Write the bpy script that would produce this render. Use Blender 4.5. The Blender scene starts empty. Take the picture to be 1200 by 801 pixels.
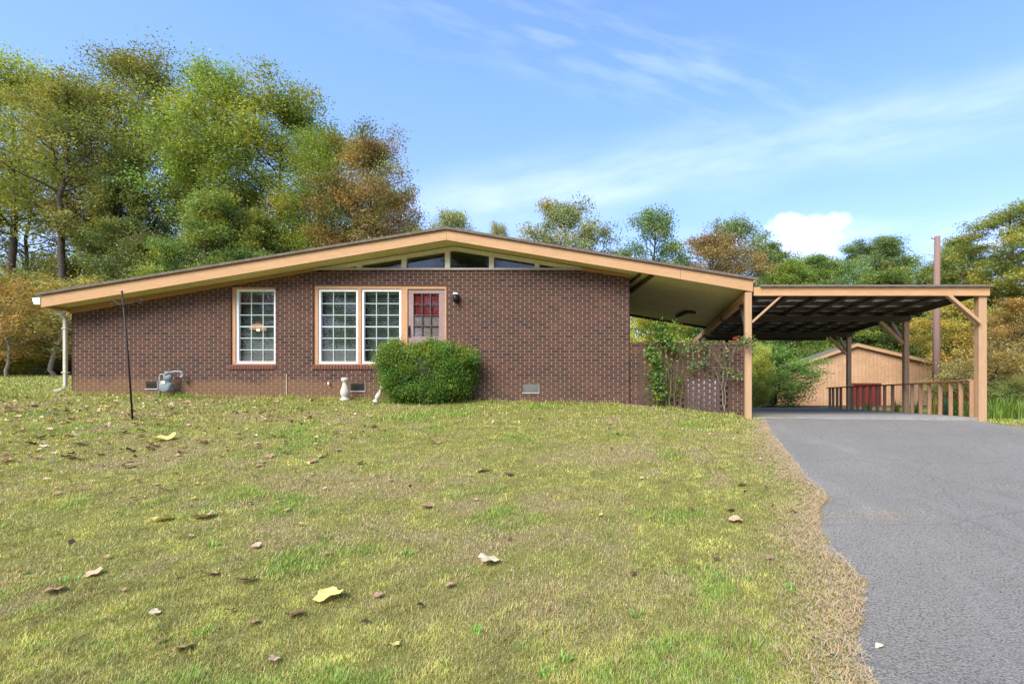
import bpy, math, random
import numpy as np
from mathutils import Vector, Matrix
random.seed(7)
S = bpy.context.scene
COL = S.collection
EYE = 1.6; VX = 740.0; VY = 463.0; F = 600.0
def W(px, py, d):            # modelling aid: real position at distance d of a point read off the photograph
    return Vector(((px-VX)/F*d, d, EYE+(VY-py)/F*d))
def X(px, d): return (px-VX)/F*d
def Z(py, d): return EYE+(VY-py)/F*d
sst = lambda a, b, x: (lambda t: t*t*(3-2*t))(np.clip((x-a)/(b-a), 0, 1))

# ------------------------------------------------------------------ noise / terrain
_rs = np.random.RandomState(11)
_tab = _rs.rand(256, 256)
def vnoise(x, y, s=0):
    x = np.asarray(x, float)+s*17.3; y = np.asarray(y, float)+s*5.7
    xi = np.floor(x).astype(int); yi = np.floor(y).astype(int)
    fx = x-xi; fy = y-yi; fx = fx*fx*(3-2*fx); fy = fy*fy*(3-2*fy)
    g = lambda a, b: _tab[a % 256, b % 256]
    return (g(xi, yi)*(1-fx)+g(xi+1, yi)*fx)*(1-fy)+(g(xi, yi+1)*(1-fx)+g(xi+1, yi+1)*fx)*fy
def fbm(x, y, s=0, o=4):
    v = 0; a = .5; t = 0
    for k in range(o):
        v = v+a*vnoise(np.asarray(x)*2**k, np.asarray(y)*2**k, s+k); t += a; a *= .55
    return v/t
HX = [-60, -16, -12.8, -2.7, -.06, 2.6, 7.5, 12, 60]
HZ = [1.7, 1.67, 1.64, 1.46, 1.40, 1.14, 1.07, 1.02, .9]
def H(x, y):
    x = np.asarray(x, float); y = np.asarray(y, float)
    hw = np.interp(x, HX, HZ)
    s = (hw-.14)/9.1
    yy = np.clip(y, -6, 11.7)
    near = .14+s*(yy-2.6)
    # flatter crest on the drive side
    crest = np.interp(x, [1.5, 3.5], [0, 1])
    near = near+crest*(.07*np.sin(np.clip((y-2.6)/8.6, 0, 1)*math.pi))
    w = sst(11.75, 12.3, y)
    hb = np.where(x > -1.5, 1.07, hw)
    back = hw*(1-w)+hb*w
    rise = sst(-11.0, -13.5, x)*np.clip((y-11.7)*.085, 0, .70)
    h = np.where(y < 11.7, near, back+rise)
    und = (fbm(x*.9, y*.9, 3, 3)-.5)*.05*(sst(0.2, 1.5, np.abs(y-11.4)))*sst(3.0, 1.5, x*np.where(y > -99, 1, 1))
    return h+und
def hit(px, py):             # where the view line of a photo pixel meets the ground
    lo, hi = .8, 60.
    d = np.linspace(lo, hi, 6000)
    x = (px-VX)/F*d; zr = EYE+(VY-py)/F*d
    g = H(x, d)
    i = np.argmax(zr < g)
    return Vector((float(x[i]), float(d[i]), float(g[i])))

# ------------------------------------------------------------------ mesh helpers
ORG = {}
def org(o): return ORG.get(o.name, Vector((0, 0, 0))) if o else Vector((0, 0, 0))
def tag(o, label=None, cat=None, group=None, kind=None):
    if label: o['label'] = label
    if cat: o['category'] = cat
    if group: o['group'] = group
    if kind: o['kind'] = kind
    return o
def thing(name, label, cat, loc, group=None):
    o = bpy.data.objects.new(name, None); COL.objects.link(o); o.location = loc
    o.empty_display_size = .2
    ORG[o.name] = Vector(loc)
    return tag(o, label, cat, group)
def link_mesh(name, me, parent=None, mat=None):
    o = bpy.data.objects.new(name, me); COL.objects.link(o)
    if mat and not me.materials: me.materials.append(mat)
    if parent: o.parent = parent; ORG[o.name] = org(parent)
    return o
def np_mesh(name, V, faces_idx, counts, tint=None):
    me = bpy.data.meshes.new(name)
    n = len(V); me.vertices.add(n); me.vertices.foreach_set('co', np.asarray(V, np.float32).ravel())
    fi = np.asarray(faces_idx, np.int32).ravel(); ct = np.asarray(counts, np.int32)
    me.loops.add(len(fi)); me.loops.foreach_set('vertex_index', fi)
    me.polygons.add(len(ct)); st = np.concatenate([[0], np.cumsum(ct)[:-1]]).astype(np.int32)
    me.polygons.foreach_set('loop_start', st); me.polygons.foreach_set('loop_total', ct)
    if tint is not None:
        a = me.color_attributes.new('tint', 'FLOAT_COLOR', 'POINT')
        c = np.ones((n, 4), np.float32); c[:, :3] = tint
        a.data.foreach_set('color', c.ravel())
    me.update(calc_edges=True)
    return me
class MB:
    def __init__(s): s.v = []; s.f = []
    def add(s, vs, fs):
        b = len(s.v); s.v += [Vector(v) for v in vs]; s.f += [tuple(b+i for i in f) for f in fs]; return s
    def box(s, x0, x1, y0, y1, z0, z1):
        return s.hexa([(x0, y0, z0), (x1, y0, z0), (x1, y1, z0), (x0, y1, z0), (x0, y0, z1), (x1, y0, z1), (x1, y1, z1), (x0, y1, z1)])
    def hexa(s, v):
        return s.add(v, [(0, 3, 2, 1), (4, 5, 6, 7), (0, 1, 5, 4), (1, 2, 6, 5), (2, 3, 7, 6), (3, 0, 4, 7)])
    def wedge(s, x0, x1, za0, zb0, za1, zb1, y0, y1):   # za=bottom, zb=top at x0 / x1
        return s.hexa([(x0, y0, za0), (x1, y0, za1), (x1, y1, za1), (x0, y1, za0), (x0, y0, zb0), (x1, y0, zb1), (x1, y1, zb1), (x0, y1, zb0)])
    def prism(s, pts, y0, y1):                          # outline in x,z extruded in y
        n = len(pts); v = [(x, y0, z) for x, z in pts]+[(x, y1, z) for x, z in pts]
        return s.add(v, [tuple(range(n)), tuple(range(2*n-1, n-1, -1))]+[(i, n+i, n+(i+1) % n, (i+1) % n) for i in range(n)])
    def bar(s, p, q, w, h, up=(0, 0, 1)):
        p = Vector(p); q = Vector(q); d = (q-p).normalized(); up = Vector(up)
        if abs(d.dot(up)) > .99: up = Vector((0, 1, 0))
        a = d.cross(up).normalized()*w/2; b = a.cross(d).normalized()*h/2
        return s.hexa([p-a-b, p+a-b, q+a-b, q-a-b, p-a+b, p+a+b, q+a+b, q-a+b])
    def tube(s, pts, r, n=8):
        pts = [Vector(p) for p in pts]; rs = r if isinstance(r, (list, tuple)) else [r]*len(pts)
        b = len(s.v); ref = None
        for i, p in enumerate(pts):
            d = (pts[min(i+1, len(pts)-1)]-pts[max(i-1, 0)]).normalized()
            if ref is None: ref = Vector((1, 0, 0)) if abs(d.x) < .9 else Vector((0, 1, 0))
            a = (ref-d*ref.dot(d)).normalized(); ref = a; c = d.cross(a)
            for k in range(n):
                t = 2*math.pi*k/n; s.v.append(p+(a*math.cos(t)+c*math.sin(t))*rs[i])
        for i in range(len(pts)-1):
            for k in range(n):
                s.f.append((b+i*n+k, b+i*n+(k+1) % n, b+(i+1)*n+(k+1) % n, b+(i+1)*n+k))
        s.f.append(tuple(b+k for k in range(n-1, -1, -1))); e = b+(len(pts)-1)*n
        s.f.append(tuple(e+k for k in range(n))); return s
    def lathe(s, prof, c=(0, 0, 0), n=20, M=None):      # profile of (r,z)
        b = len(s.v); M = M or Matrix(); c = Vector(c)
        for r, z in prof:
            for k in range(n):
                t = 2*math.pi*k/n; s.v.append(c+M @ Vector((r*math.cos(t), r*math.sin(t), z)))
        for i in range(len(prof)-1):
            for k in range(n):
                s.f.append((b+i*n+k, b+i*n+(k+1) % n, b+(i+1)*n+(k+1) % n, b+(i+1)*n+k))
        s.f.append(tuple(b+k for k in range(n-1, -1, -1))); e = b+(len(prof)-1)*n
        s.f.append(tuple(e+k for k in range(n))); return s
    def build(s, name, mat, parent=None, bevel=0, smooth=False):
        o = org(parent); me = bpy.data.meshes.new(name)
        me.from_pydata([tuple(v-o) for v in s.v], [], s.f); me.update()
        if smooth:
            for p in me.polygons: p.use_smooth = len(p.vertices) == 4
        ob = link_mesh(name, me, parent, mat)
        if bevel:
            m = ob.modifiers.new('bevel', 'BEVEL'); m.width = bevel; m.segments = 1; m.limit_method = 'ANGLE'
        return ob

# ------------------------------------------------------------------ materials
def newmat(name):
    m = bpy.data.materials.new(name); m.use_nodes = True; nt = m.node_tree; nt.nodes.clear()
    o = nt.nodes.new('ShaderNodeOutputMaterial'); return m, nt, o
def N(nt, t, ins=None, **kw):
    n = nt.nodes.new(t)
    for k, v in kw.items(): setattr(n, k, v)
    for k, v in (ins or {}).items():
        if isinstance(v, bpy.types.NodeSocket): nt.links.new(v, n.inputs[k])
        else: n.inputs[k].default_value = v
    return n
def rgb(c): return (c[0], c[1], c[2], 1)
def mixc(nt, fac, a, b, mode='MIX'):
    n = nt.nodes.new('ShaderNodeMix'); n.data_type = 'RGBA'; n.blend_type = mode
    for i, v in ((0, fac), (6, a), (7, b)):
        if isinstance(v, bpy.types.NodeSocket): nt.links.new(v, n.inputs[i])
        else: n.inputs[i].default_value = v if i == 0 else rgb(v)
    return n.outputs[2]
def ramp(nt, fac, a, b, lo=0., hi=1.):
    n = N(nt, 'ShaderNodeMapRange', {0: fac, 1: a, 2: b, 3: lo, 4: hi}); n.clamp = True; return n.outputs[0]
def mat(name, c1, c2=None, scale=8, stretch=(1, 1, 1), rough=.7, bump=.2, spec=.3, metal=0, det=5, fine=None, lo=.35, hi=.65):
    m, nt, o = newmat(name); c2 = c2 or tuple(v*.75 for v in c1)
    tc = N(nt, 'ShaderNodeTexCoord'); mp = N(nt, 'ShaderNodeMapping', {0: tc.outputs['Object'], 3: stretch})
    n1 = N(nt, 'ShaderNodeTexNoise', {'Vector': mp.outputs[0], 'Scale': scale, 'Detail': det, 'Roughness': .6})
    n2 = N(nt, 'ShaderNodeTexNoise', {'Vector': mp.outputs[0], 'Scale': scale*6, 'Detail': 4, 'Roughness': .7})
    col = mixc(nt, ramp(nt, n1.outputs[0], lo, hi), c1, c2)
    col = mixc(nt, .35, col, mixc(nt, ramp(nt, n2.outputs[0], .3, .7), tuple(v*.6 for v in c2), tuple(min(1, v*1.3) for v in c1)))
    bp = N(nt, 'ShaderNodeBump', {'Strength': bump, 'Distance': .01, 'Height': n2.outputs[0]})
    p = N(nt, 'ShaderNodeBsdfPrincipled', {'Base Color': col, 'Roughness': rough, 'Metallic': metal, 'Specular IOR Level': spec, 'Normal': bp.outputs[0]})
    nt.links.new(p.outputs[0], o.inputs[0]); return m
def brick_mat():
    m, nt, o = newmat('brick'); tc = N(nt, 'ShaderNodeTexCoord')
    geo = N(nt, 'ShaderNodeNewGeometry'); sp = N(nt, 'ShaderNodeSeparateXYZ', {0: geo.outputs['Position']})
    sn = N(nt, 'ShaderNodeSeparateXYZ', {0: geo.outputs['Normal']})
    ax = N(nt, 'ShaderNodeMath', {0: sn.outputs[0]}, operation='ABSOLUTE')
    side = N(nt, 'ShaderNodeMath', {0: ax.outputs[0], 1: .5}, operation='GREATER_THAN')
    u = N(nt, 'ShaderNodeMix', {0: side.outputs[0], 2: sp.outputs[0], 3: sp.outputs[1]})
    v = N(nt, 'ShaderNodeCombineXYZ', {0: u.outputs[0], 1: sp.outputs[2]})
    nv = N(nt, 'ShaderNodeTexNoise', {'Vector': v.outputs[0], 'Scale': 9., 'Detail': 2})
    ds = N(nt, 'ShaderNodeVectorMath', {0: nv.outputs['Color'], 1: (.005, .005, 0)}, operation='MULTIPLY')
    vv = N(nt, 'ShaderNodeVectorMath', {0: v.outputs[0], 1: ds.outputs[0]}, operation='ADD')
    M_ = lambda op, a, b_=None: N(nt, 'ShaderNodeMath', {0: a} if b_ is None else {0: a, 1: b_}, operation=op).outputs[0]
    sv = N(nt, 'ShaderNodeSeparateXYZ', {0: vv.outputs[0]})
    vz = M_('DIVIDE', sv.outputs[1], .0677); row = M_('FLOOR', vz); vx = M_('ADD', M_('DIVIDE', sv.outputs[0], .2032), M_('MULTIPLY', M_('FLOORED_MODULO', row, 2.), .5))
    fu = M_('FRACT', vx); fv = M_('FRACT', vz)
    du = M_('MULTIPLY', M_('MINIMUM', fu, M_('SUBTRACT', 1., fu)), .2032); dv_ = M_('MULTIPLY', M_('MINIMUM', fv, M_('SUBTRACT', 1., fv)), .0677)
    head = ramp(nt, du, .0085, .0055); bed = ramp(nt, dv_, .0058, .0035)
    idv = N(nt, 'ShaderNodeCombineXYZ', {0: M_('FLOOR', vx), 1: row}); wn = N(nt, 'ShaderNodeTexWhiteNoise', {'Vector': idv.outputs[0]}, noise_dimensions='3D')
    bw = wn.outputs['Value']; jm = M_('MAXIMUM', head, bed)
    cr = N(nt, 'ShaderNodeValToRGB', {0: bw}); e = cr.color_ramp
    cols = [(0, (.038, .024, .020)), (.25, (.062, .031, .023)), (.5, (.078, .035, .024)), (.72, (.066, .036, .026)), (.88, (.110, .049, .029)), (1, (.044, .031, .026))]
    e.elements[0].color = rgb(cols[0][1]); e.elements[1].color = rgb(cols[-1][1])
    for p, c in cols[1:-1]: x = e.elements.new(p); x.color = rgb(c)
    big = N(nt, 'ShaderNodeTexNoise', {'Vector': v.outputs[0], 'Scale': 1.1, 'Detail': 5, 'Roughness': .65})
    fine = N(nt, 'ShaderNodeTexNoise', {'Vector': v.outputs[0], 'Scale': 60., 'Detail': 4, 'Roughness': .7})
    c = mixc(nt, ramp(nt, big.outputs[0], .48, .72, 0, .45), cr.outputs[0], (.13, .058, .034))
    c = mixc(nt, ramp(nt, big.outputs[0], .45, .25, 0, .45), c, (.070, .044, .042))
    c = mixc(nt, ramp(nt, fine.outputs[0], .35, .75, 0, .3), c, (.13, .078, .058))
    # clay splash on the lowest courses (a stain with its own ragged outline)
    zz = N(nt, 'ShaderNodeMath', {0: big.outputs[0], 1: .55}, operation='MULTIPLY')
    z2 = N(nt, 'ShaderNodeMath', {0: sp.outputs[2], 1: zz.outputs[0]}, operation='SUBTRACT')
    st = ramp(nt, z2.outputs[0], 1.74, 1.58, 0, .8)
    xf = ramp(nt, sp.outputs[0], -6.6, -5.0, 1, .15)
    stx = N(nt, 'ShaderNodeMath', {0: st, 1: xf}, operation='MULTIPLY')
    mort = mixc(nt, head, (.145, .098, .070), (.34, .25, .18)); mort = mixc(nt, ramp(nt, fine.outputs[0], .35, .7, 0, .5), mort, (.14, .10, .08))  # bed-joint mortar coloured darker, with the shade of raked joints put in
    c = mixc(nt, stx.outputs[0], c, mixc(nt, ramp(nt, fine.outputs[0], .3, .7), (.22, .12, .055), (.12, .07, .04)))
    mort = mixc(nt, N(nt, 'ShaderNodeMath', {0: stx.outputs[0], 1: .6}, operation='MULTIPLY').outputs[0], mort, (.28, .17, .09))
    c = mixc(nt, jm, c, mort)
    h = N(nt, 'ShaderNodeMath', {0: fine.outputs[0], 1: jm}, operation='SUBTRACT')
    bp = N(nt, 'ShaderNodeBump', {'Strength': .6, 'Distance': .008, 'Height': h.outputs[0]})
    p = N(nt, 'ShaderNodeBsdfPrincipled', {'Base Color': c, 'Roughness': .85, 'Specular IOR Level': .25, 'Normal': bp.outputs[0]})
    nt.links.new(p.outputs[0], o.inputs[0]); return m
def leaf_mat(name, trans=.42, gloss=.03, rough=.5):
    m, nt, o = newmat(name)
    at = N(nt, 'ShaderNodeAttribute', attribute_name='tint'); oi = N(nt, 'ShaderNodeObjectInfo')
    c = mixc(nt, 1., at.outputs['Color'], oi.outputs['Color'], 'MULTIPLY')
    d = N(nt, 'ShaderNodeBsdfDiffuse', {0: c}); t = N(nt, 'ShaderNodeBsdfTranslucent', {0: mixc(nt, 1., c, (1.15, 1.1, .6), 'MULTIPLY')})
    g = N(nt, 'ShaderNodeBsdfGlossy', {0: (.8, .8, .8, 1), 1: rough})
    a = N(nt, 'ShaderNodeMixShader', {0: trans, 1: d.outputs[0], 2: t.outputs[0]})
    b = N(nt, 'ShaderNodeMixShader', {0: gloss, 1: a.outputs[0], 2: g.outputs[0]})
    nt.links.new(b.outputs[0], o.inputs[0]); return m
def glass_mat():
    m, nt, o = newmat('glass')
    fr = N(nt, 'ShaderNodeFresnel', {0: 1.6}); ge = N(nt, 'ShaderNodeNewGeometry'); fb_ = N(nt, 'ShaderNodeMath', {0: 1., 1: ge.outputs['Backfacing']}, operation='SUBTRACT')
    f2 = N(nt, 'ShaderNodeMath', {0: fr.outputs[0], 1: fb_.outputs[0]}, operation='MULTIPLY')
    tc = N(nt, 'ShaderNodeTexCoord'); n = N(nt, 'ShaderNodeTexNoise', {'Vector': tc.outputs['Object'], 'Scale': 1.3, 'Detail': 1})
    bp = N(nt, 'ShaderNodeBump', {'Strength': .03, 'Distance': .05, 'Height': n.outputs[0]})
    t = N(nt, 'ShaderNodeBsdfTransparent', {0: (.72, .78, .76, 1)}); g = N(nt, 'ShaderNodeBsdfGlossy', {0: (1, 1, 1, 1), 1: .01, 'Normal': bp.outputs[0]})
    mx = N(nt, 'ShaderNodeMixShader', {0: f2.outputs[0], 1: t.outputs[0], 2: g.outputs[0]})
    nt.links.new(mx.outputs[0], o.inputs[0]); return m
def emis(name, c, s):
    m, nt, o = newmat(name); e = N(nt, 'ShaderNodeEmission', {0: rgb(c), 1: s}); nt.links.new(e.outputs[0], o.inputs[0]); return m
def ground_mat():
    m, nt, o = newmat('lawn_soil'); at = N(nt, 'ShaderNodeAttribute', attribute_name='tint')
    tc = N(nt, 'ShaderNodeTexCoord')
    n = N(nt, 'ShaderNodeTexNoise', {'Vector': tc.outputs['Object'], 'Scale': 70., 'Detail': 6, 'Roughness': .8})
    n2 = N(nt, 'ShaderNodeTexNoise', {'Vector': tc.outputs['Object'], 'Scale': 7., 'Detail': 5, 'Roughness': .7})
    c = mixc(nt, 1., at.outputs['Color'], mixc(nt, ramp(nt, n.outputs[0], .3, .7), (.42, .38, .36), (1.45, 1.45, 1.3)), 'MULTIPLY')
    c = mixc(nt, ramp(nt, n2.outputs[0], .5, .7, 0, .5), c, (.15, .11, .055))
    bp = N(nt, 'ShaderNodeBump', {'Strength': .7, 'Distance': .03, 'Height': n.outputs[0]})
    p = N(nt, 'ShaderNodeBsdfPrincipled', {'Base Color': c, 'Roughness': .95, 'Specular IOR Level': .1, 'Normal': bp.outputs[0]})
    nt.links.new(p.outputs[0], o.inputs[0]); return m
def asphalt_mat():
    m, nt, o = newmat('asphalt'); tc = N(nt, 'ShaderNodeTexCoord'); P = tc.outputs['Object']
    n1 = N(nt, 'ShaderNodeTexNoise', {'Vector': P, 'Scale': .7, 'Detail': 6, 'Roughness': .6})
    n2 = N(nt, 'ShaderNodeTexNoise', {'Vector': P, 'Scale': 60., 'Detail': 5, 'Roughness': .85})
    vo = N(nt, 'ShaderNodeTexVoronoi', {'Vector': P, 'Scale': 75.})
    mp = N(nt, 'ShaderNodeMapping', {0: P, 3: (1, .25, 1)}); n3 = N(nt, 'ShaderNodeTexNoise', {'Vector': mp.outputs[0], 'Scale': 3., 'Detail': 4})
    cd = N(nt, 'ShaderNodeVectorMath', {0: P, 1: mixc(nt, .5, (0, 0, 0), n1.outputs['Color'])}, operation='ADD')
    vc = N(nt, 'ShaderNodeTexVoronoi', {'Vector': cd.outputs[0], 'Scale': .55}, feature='DISTANCE_TO_EDGE')
    c = mixc(nt, ramp(nt, n1.outputs[0], .35, .68), (.25, .225, .186), (.32, .29, .243))
    c = mixc(nt, ramp(nt, vo.outputs['Distance'], .2, .8, .0, .75), c, (.075, .07, .062))
    c = mixc(nt, ramp(nt, n2.outputs[0], .45, .75, 0, 1.), c, (.42, .40, .36))
    c = mixc(nt, ramp(nt, n3.outputs[0], .56, .75, 0, .28), c, (.36, .34, .30))
    c = mixc(nt, ramp(nt, vc.outputs[0], .007, .001, 0, .35), c, (.09, .09, .09))
    h = N(nt, 'ShaderNodeMath', {0: n2.outputs[0], 1: vo.outputs['Distance']}, operation='SUBTRACT')
    bp = N(nt, 'ShaderNodeBump', {'Strength': 1., 'Distance': .012, 'Height': h.outputs[0]})
    p = N(nt, 'ShaderNodeBsdfPrincipled', {'Base Color': c, 'Roughness': .85, 'Specular IOR Level': .3, 'Normal': bp.outputs[0]})
    nt.links.new(p.outputs[0], o.inputs[0]); return m
def shingle_mat():
    m, nt, o = newmat('shingles'); tc = N(nt, 'ShaderNodeTexCoord'); 
    b = N(nt, 'ShaderNodeTexBrick', {'Vector': tc.outputs['Object'], 'Color1': (.10, .075, .055, 1), 'Color2': (.15, .12, .09, 1), 'Mortar': (.05, .045, .04, 1), 'Scale': 1., 'Mortar Size': .006, 'Brick Width': .14, 'Row Height': .3})
    n = N(nt, 'ShaderNodeTexNoise', {'Vector': tc.outputs['Object'], 'Scale': 40., 'Detail': 5})
    c = mixc(nt, ramp(nt, n.outputs[0], .3, .7, 0, .5), b.outputs[0], (.20, .165, .12))
    p = N(nt, 'ShaderNodeBsdfPrincipled', {'Base Color': c, 'Roughness': .95}); nt.links.new(p.outputs[0], o.inputs[0]); return m
BRICK = brick_mat(); LEAF = leaf_mat('leaf'); GRASSM = leaf_mat('grass_blade', .25, .05, .6); DRYLEAF = leaf_mat('dry_leaf', .15, .05, .6)
GLASS = glass_mat()
FASC = mat('tan_painted_board', (.50, .295, .14), (.43, .25, .115), 2.5, (.3, 3, 3), .6, .12)
FRIEZE = mat('brown_trim', (.36, .20, .085), (.30, .165, .07), 3, (.4, 3, 3), .65, .15)
TRIM = mat('window_trim_tan', (.50, .28, .14), (.44, .24, .12), 3, (3, 3, .5), .6, .12)
POSTM = mat('tan_timber_post', (.47, .30, .165), (.40, .25, .13), 3, (4, 4, .35), .7, .3)
BEAMM = mat('tan_timber_beam', (.54, .32, .155), (.46, .25, .11), 2.2, (.35, 4, 4), .7, .25)
RAILM = mat('brown_stained_rail', (.30, .14, .075), (.38, .20, .11), 4, (4, 4, .5), .7, .25)
BALM = mat('weathered_baluster', (.44, .26, .14), (.30, .16, .085), 3, (4, 4, .5), .75, .3)
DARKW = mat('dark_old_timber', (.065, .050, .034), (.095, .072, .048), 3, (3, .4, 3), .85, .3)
METALU = mat('galvanised_underside', (.75, .74, .70), (.6, .59, .56), 3, (1, 1, 1), .55, .1)
ROOFM = mat('metal_roof', (.20, .17, .14), (.14, .12, .10), 2, (1, 1, 1), .55, .1)
SOFF = mat('olive_soffit_ply', (.74, .64, .30), (.62, .53, .24), 1.1, (.7, 2.5, 1), .75, .08)
SHING = shingle_mat()
WHITE = mat('white_vinyl', (.80, .80, .76), (.74, .74, .70), 3, (1, 1, 1), .4, .03)
CREAM = mat('cream_frame', (.66, .61, .42), (.58, .53, .36), 3, (1, 1, 1), .55, .06)
SPOUT = mat('cream_metal', (.56, .51, .38), (.50, .45, .33), 4, (2, 2, .4), .5, .04)
BLACK = mat('black_iron', (.012, .012, .014), (.02, .018, .016), 20, rough=.45, bump=.1)
METER = mat('grey_meter_paint', (.23, .28, .29), (.17, .21, .22), 12, rough=.5, bump=.1)
DOORM = mat('taupe_door', (.30, .205, .185), (.27, .185, .165), 3, rough=.5, bump=.05)
REDC = mat('red_curtain', (.55, .045, .045), (.35, .02, .02), 9, (3, 1, .3), rough=.9, bump=.3)
PINKC = mat('pale_pink_panel', (.55, .34, .33), (.48, .29, .28), 4, rough=.8, bump=.1)
INTW = mat('interior_wall', (.30, .26, .20), (.26, .22, .17), 2, rough=.9, bump=.05)
MUNT = mat('grey_white_muntin', (.50, .56, .55), (.46, .52, .51), 3, rough=.5, bump=.02)
BLIND = mat('blind_slat', (.62, .63, .50), (.56, .57, .46), 3, rough=.6, bump=.02)
CONC = mat('concrete', (.29, .275, .25), (.24, .225, .205), 1.6, rough=.9, bump=.2)
STONE = mat('cast_stone', (.62, .58, .50), (.45, .42, .35), 14, rough=.9, bump=.4)
BARK = mat('bark', (.115, .088, .062), (.055, .043, .032), 5, (3, 3, .5), .95, .8)
PALEB = mat('pale_bark', (.30, .26, .20), (.19, .16, .12), 6, (3, 3, .5), .9, .5)
POLEM = mat('pole_wood', (.27, .17, .135), (.20, .12, .095), 6, (5, 5, .25), .9, .5)
VENTD = mat('vent_dark', (.03, .03, .025), rough=.8); VENTG = mat('vent_grey', (.22, .22, .19), rough=.6)
MAST = mat('mortar_bed', (.085, .055, .048), (.13, .075, .06), 30, rough=.95, bump=.4)
REDD = mat('red_door_paint', (.36, .06, .05), (.28, .04, .035), 3, rough=.55, bump=.05)
DRED = mat('dark_red_frame', (.16, .03, .025), rough=.6)
GREENST = mat('green_stem', (.10, .13, .035), (.14, .11, .05), 8, rough=.8)
def shed_mat():
    m, nt, o = newmat('shed_siding'); tc = N(nt, 'ShaderNodeTexCoord'); P = tc.outputs['Object']
    wv = N(nt, 'ShaderNodeTexWave', {'Vector': P, 'Scale': 1.55, 'Distortion': 0.}, bands_direction='X')
    n = N(nt, 'ShaderNodeTexNoise', {'Vector': P, 'Scale': 1.2, 'Detail': 6, 'Roughness': .7})
    n2 = N(nt, 'ShaderNodeTexNoise', {'Vector': P, 'Scale': 9., 'Detail': 5, 'Roughness': .8})
    c = mixc(nt, ramp(nt, n.outputs[0], .35, .65), (.52, .315, .175), (.46, .275, .15))
    c = mixc(nt, ramp(nt, wv.outputs[0], .10, .02, 0, .6), c, (.28, .17, .10))
    k = N(nt, 'ShaderNodeMath', {0: ramp(nt, n2.outputs[0], .45, .58), 1: ramp(nt, n.outputs[0], .40, .52, 0, .8)}, operation='MULTIPLY')
    c = mixc(nt, k.outputs[0], c, (.36, .20, .08))
    p = N(nt, 'ShaderNodeBsdfPrincipled', {'Base Color': c, 'Roughness': .85}); nt.links.new(p.outputs[0], o.inputs[0]); return m
SHEDM = shed_mat()

# ------------------------------------------------------------------ driveway outline
edge_px = [(886, 486), (896, 500), (905, 515), (925, 540), (938, 560), (958, 576), (962, 588), (950, 600), (958, 640), (985, 662), (1003, 690), (1004, 712), (990, 745), (1000, 775), (1008, 801)]
eh = [hit(*p) for p in edge_px]
EY = [-6, 0]+[h.y for h in reversed(eh)]; EX = [eh[-1].x-.3, eh[-1].x-.05]+[h.x for h in reversed(eh)]
_o = np.argsort(EY); EY = np.array(EY)[_o]; EX = np.array(EX)[_o]
def edge_left(y, jag=True):
    y = np.asarray(y, float); e = np.interp(y, EY, EX)
    if jag: e = e+(fbm(y*5, y*0+3, 9, 4)-.5)*.22
    return e
def edge_right(y): return np.interp(np.asarray(y, float), [-6, 4, 8, 10.2, 11.0, 11.3], [10, 9.2, 8.3, 7.85, 7.72, 7.6])+(fbm(np.asarray(y)*4, np.asarray(y)*0+8, 4, 3)-.5)*.12

# ------------------------------------------------------------------ ground sheet
def expand(lo, hi, step, far):
    a = list(np.arange(lo, hi+1e-6, step)); s = step
    r = [a[-1]]
    while r[-1] < far: s *= 1.25; r.append(r[-1]+s)
    s = step; l = [a[0]]
    while l[-1] > -far: s *= 1.25; l.append(l[-1]-s)
    return np.array(l[:0:-1]+a+r[1:])
gx = expand(-16, 11, .12, 700); gy = expand(-.5, 13, .10, 900)
GX, GY = np.meshgrid(gx, gy); GZ = H(GX, GY)
def lawn_state(x, y):
    """how dry (0..1), how lush (0..1)"""
    dry = fbm(x*.75, y*.75, 21, 5)
    dry2 = fbm(x*2.6, y*2.6, 31, 4)
    dry = .85*sst(.46, .72, dry*.45+dry2*.55)
    e = edge_left(y, False)
    dry = np.maximum(dry, sst(.18, .0, e-x)*1.0*(y < 10.8)); dry = np.maximum(dry, sst(.70, .0, e-x)*.9*sst(.25,.6,fbm(x*1.5+5,y*1.5,61,3))*(y < 10.8))
    bx, by = -.55, 3.35
    dry = np.maximum(dry, .85*np.exp(-(((x-bx)/.75)**2+((y-by)/.38)**2))*fbm(x*6, y*6, 2, 3)*1.7)
    lush = sst(.55, .72, fbm(x*1.3, y*1.3, 41, 4))*(1-dry)
    lush = np.maximum(lush, sst(9.6, 11.2, y)*.35)
    return np.clip(dry, 0, 1), lush
dry, lush = lawn_state(GX, GY)
def lerp3(a, b, t): return np.array(a)[None, :]*(1-t)[:, None]+np.array(b)[None, :]*t[:, None]
gc = lerp3((.245, .245, .07), (.31, .25, .13), dry.ravel())
gc = gc*(1-lush.ravel()[:, None]*.5)+np.array((.10, .16, .022))*lush.ravel()[:, None]*.5
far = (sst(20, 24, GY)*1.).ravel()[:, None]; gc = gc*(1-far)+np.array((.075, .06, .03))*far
ny, nx = GX.shape
idx = np.arange(nx*ny).reshape(ny, nx)
q = np.stack([idx[:-1, :-1], idx[:-1, 1:], idx[1:, 1:], idx[1:, :-1]], -1).reshape(-1, 4)
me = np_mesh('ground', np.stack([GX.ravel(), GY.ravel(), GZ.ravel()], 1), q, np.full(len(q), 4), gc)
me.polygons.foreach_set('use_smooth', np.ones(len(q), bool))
g = link_mesh('ground', me, None, ground_mat()); tag(g, kind='structure')

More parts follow.
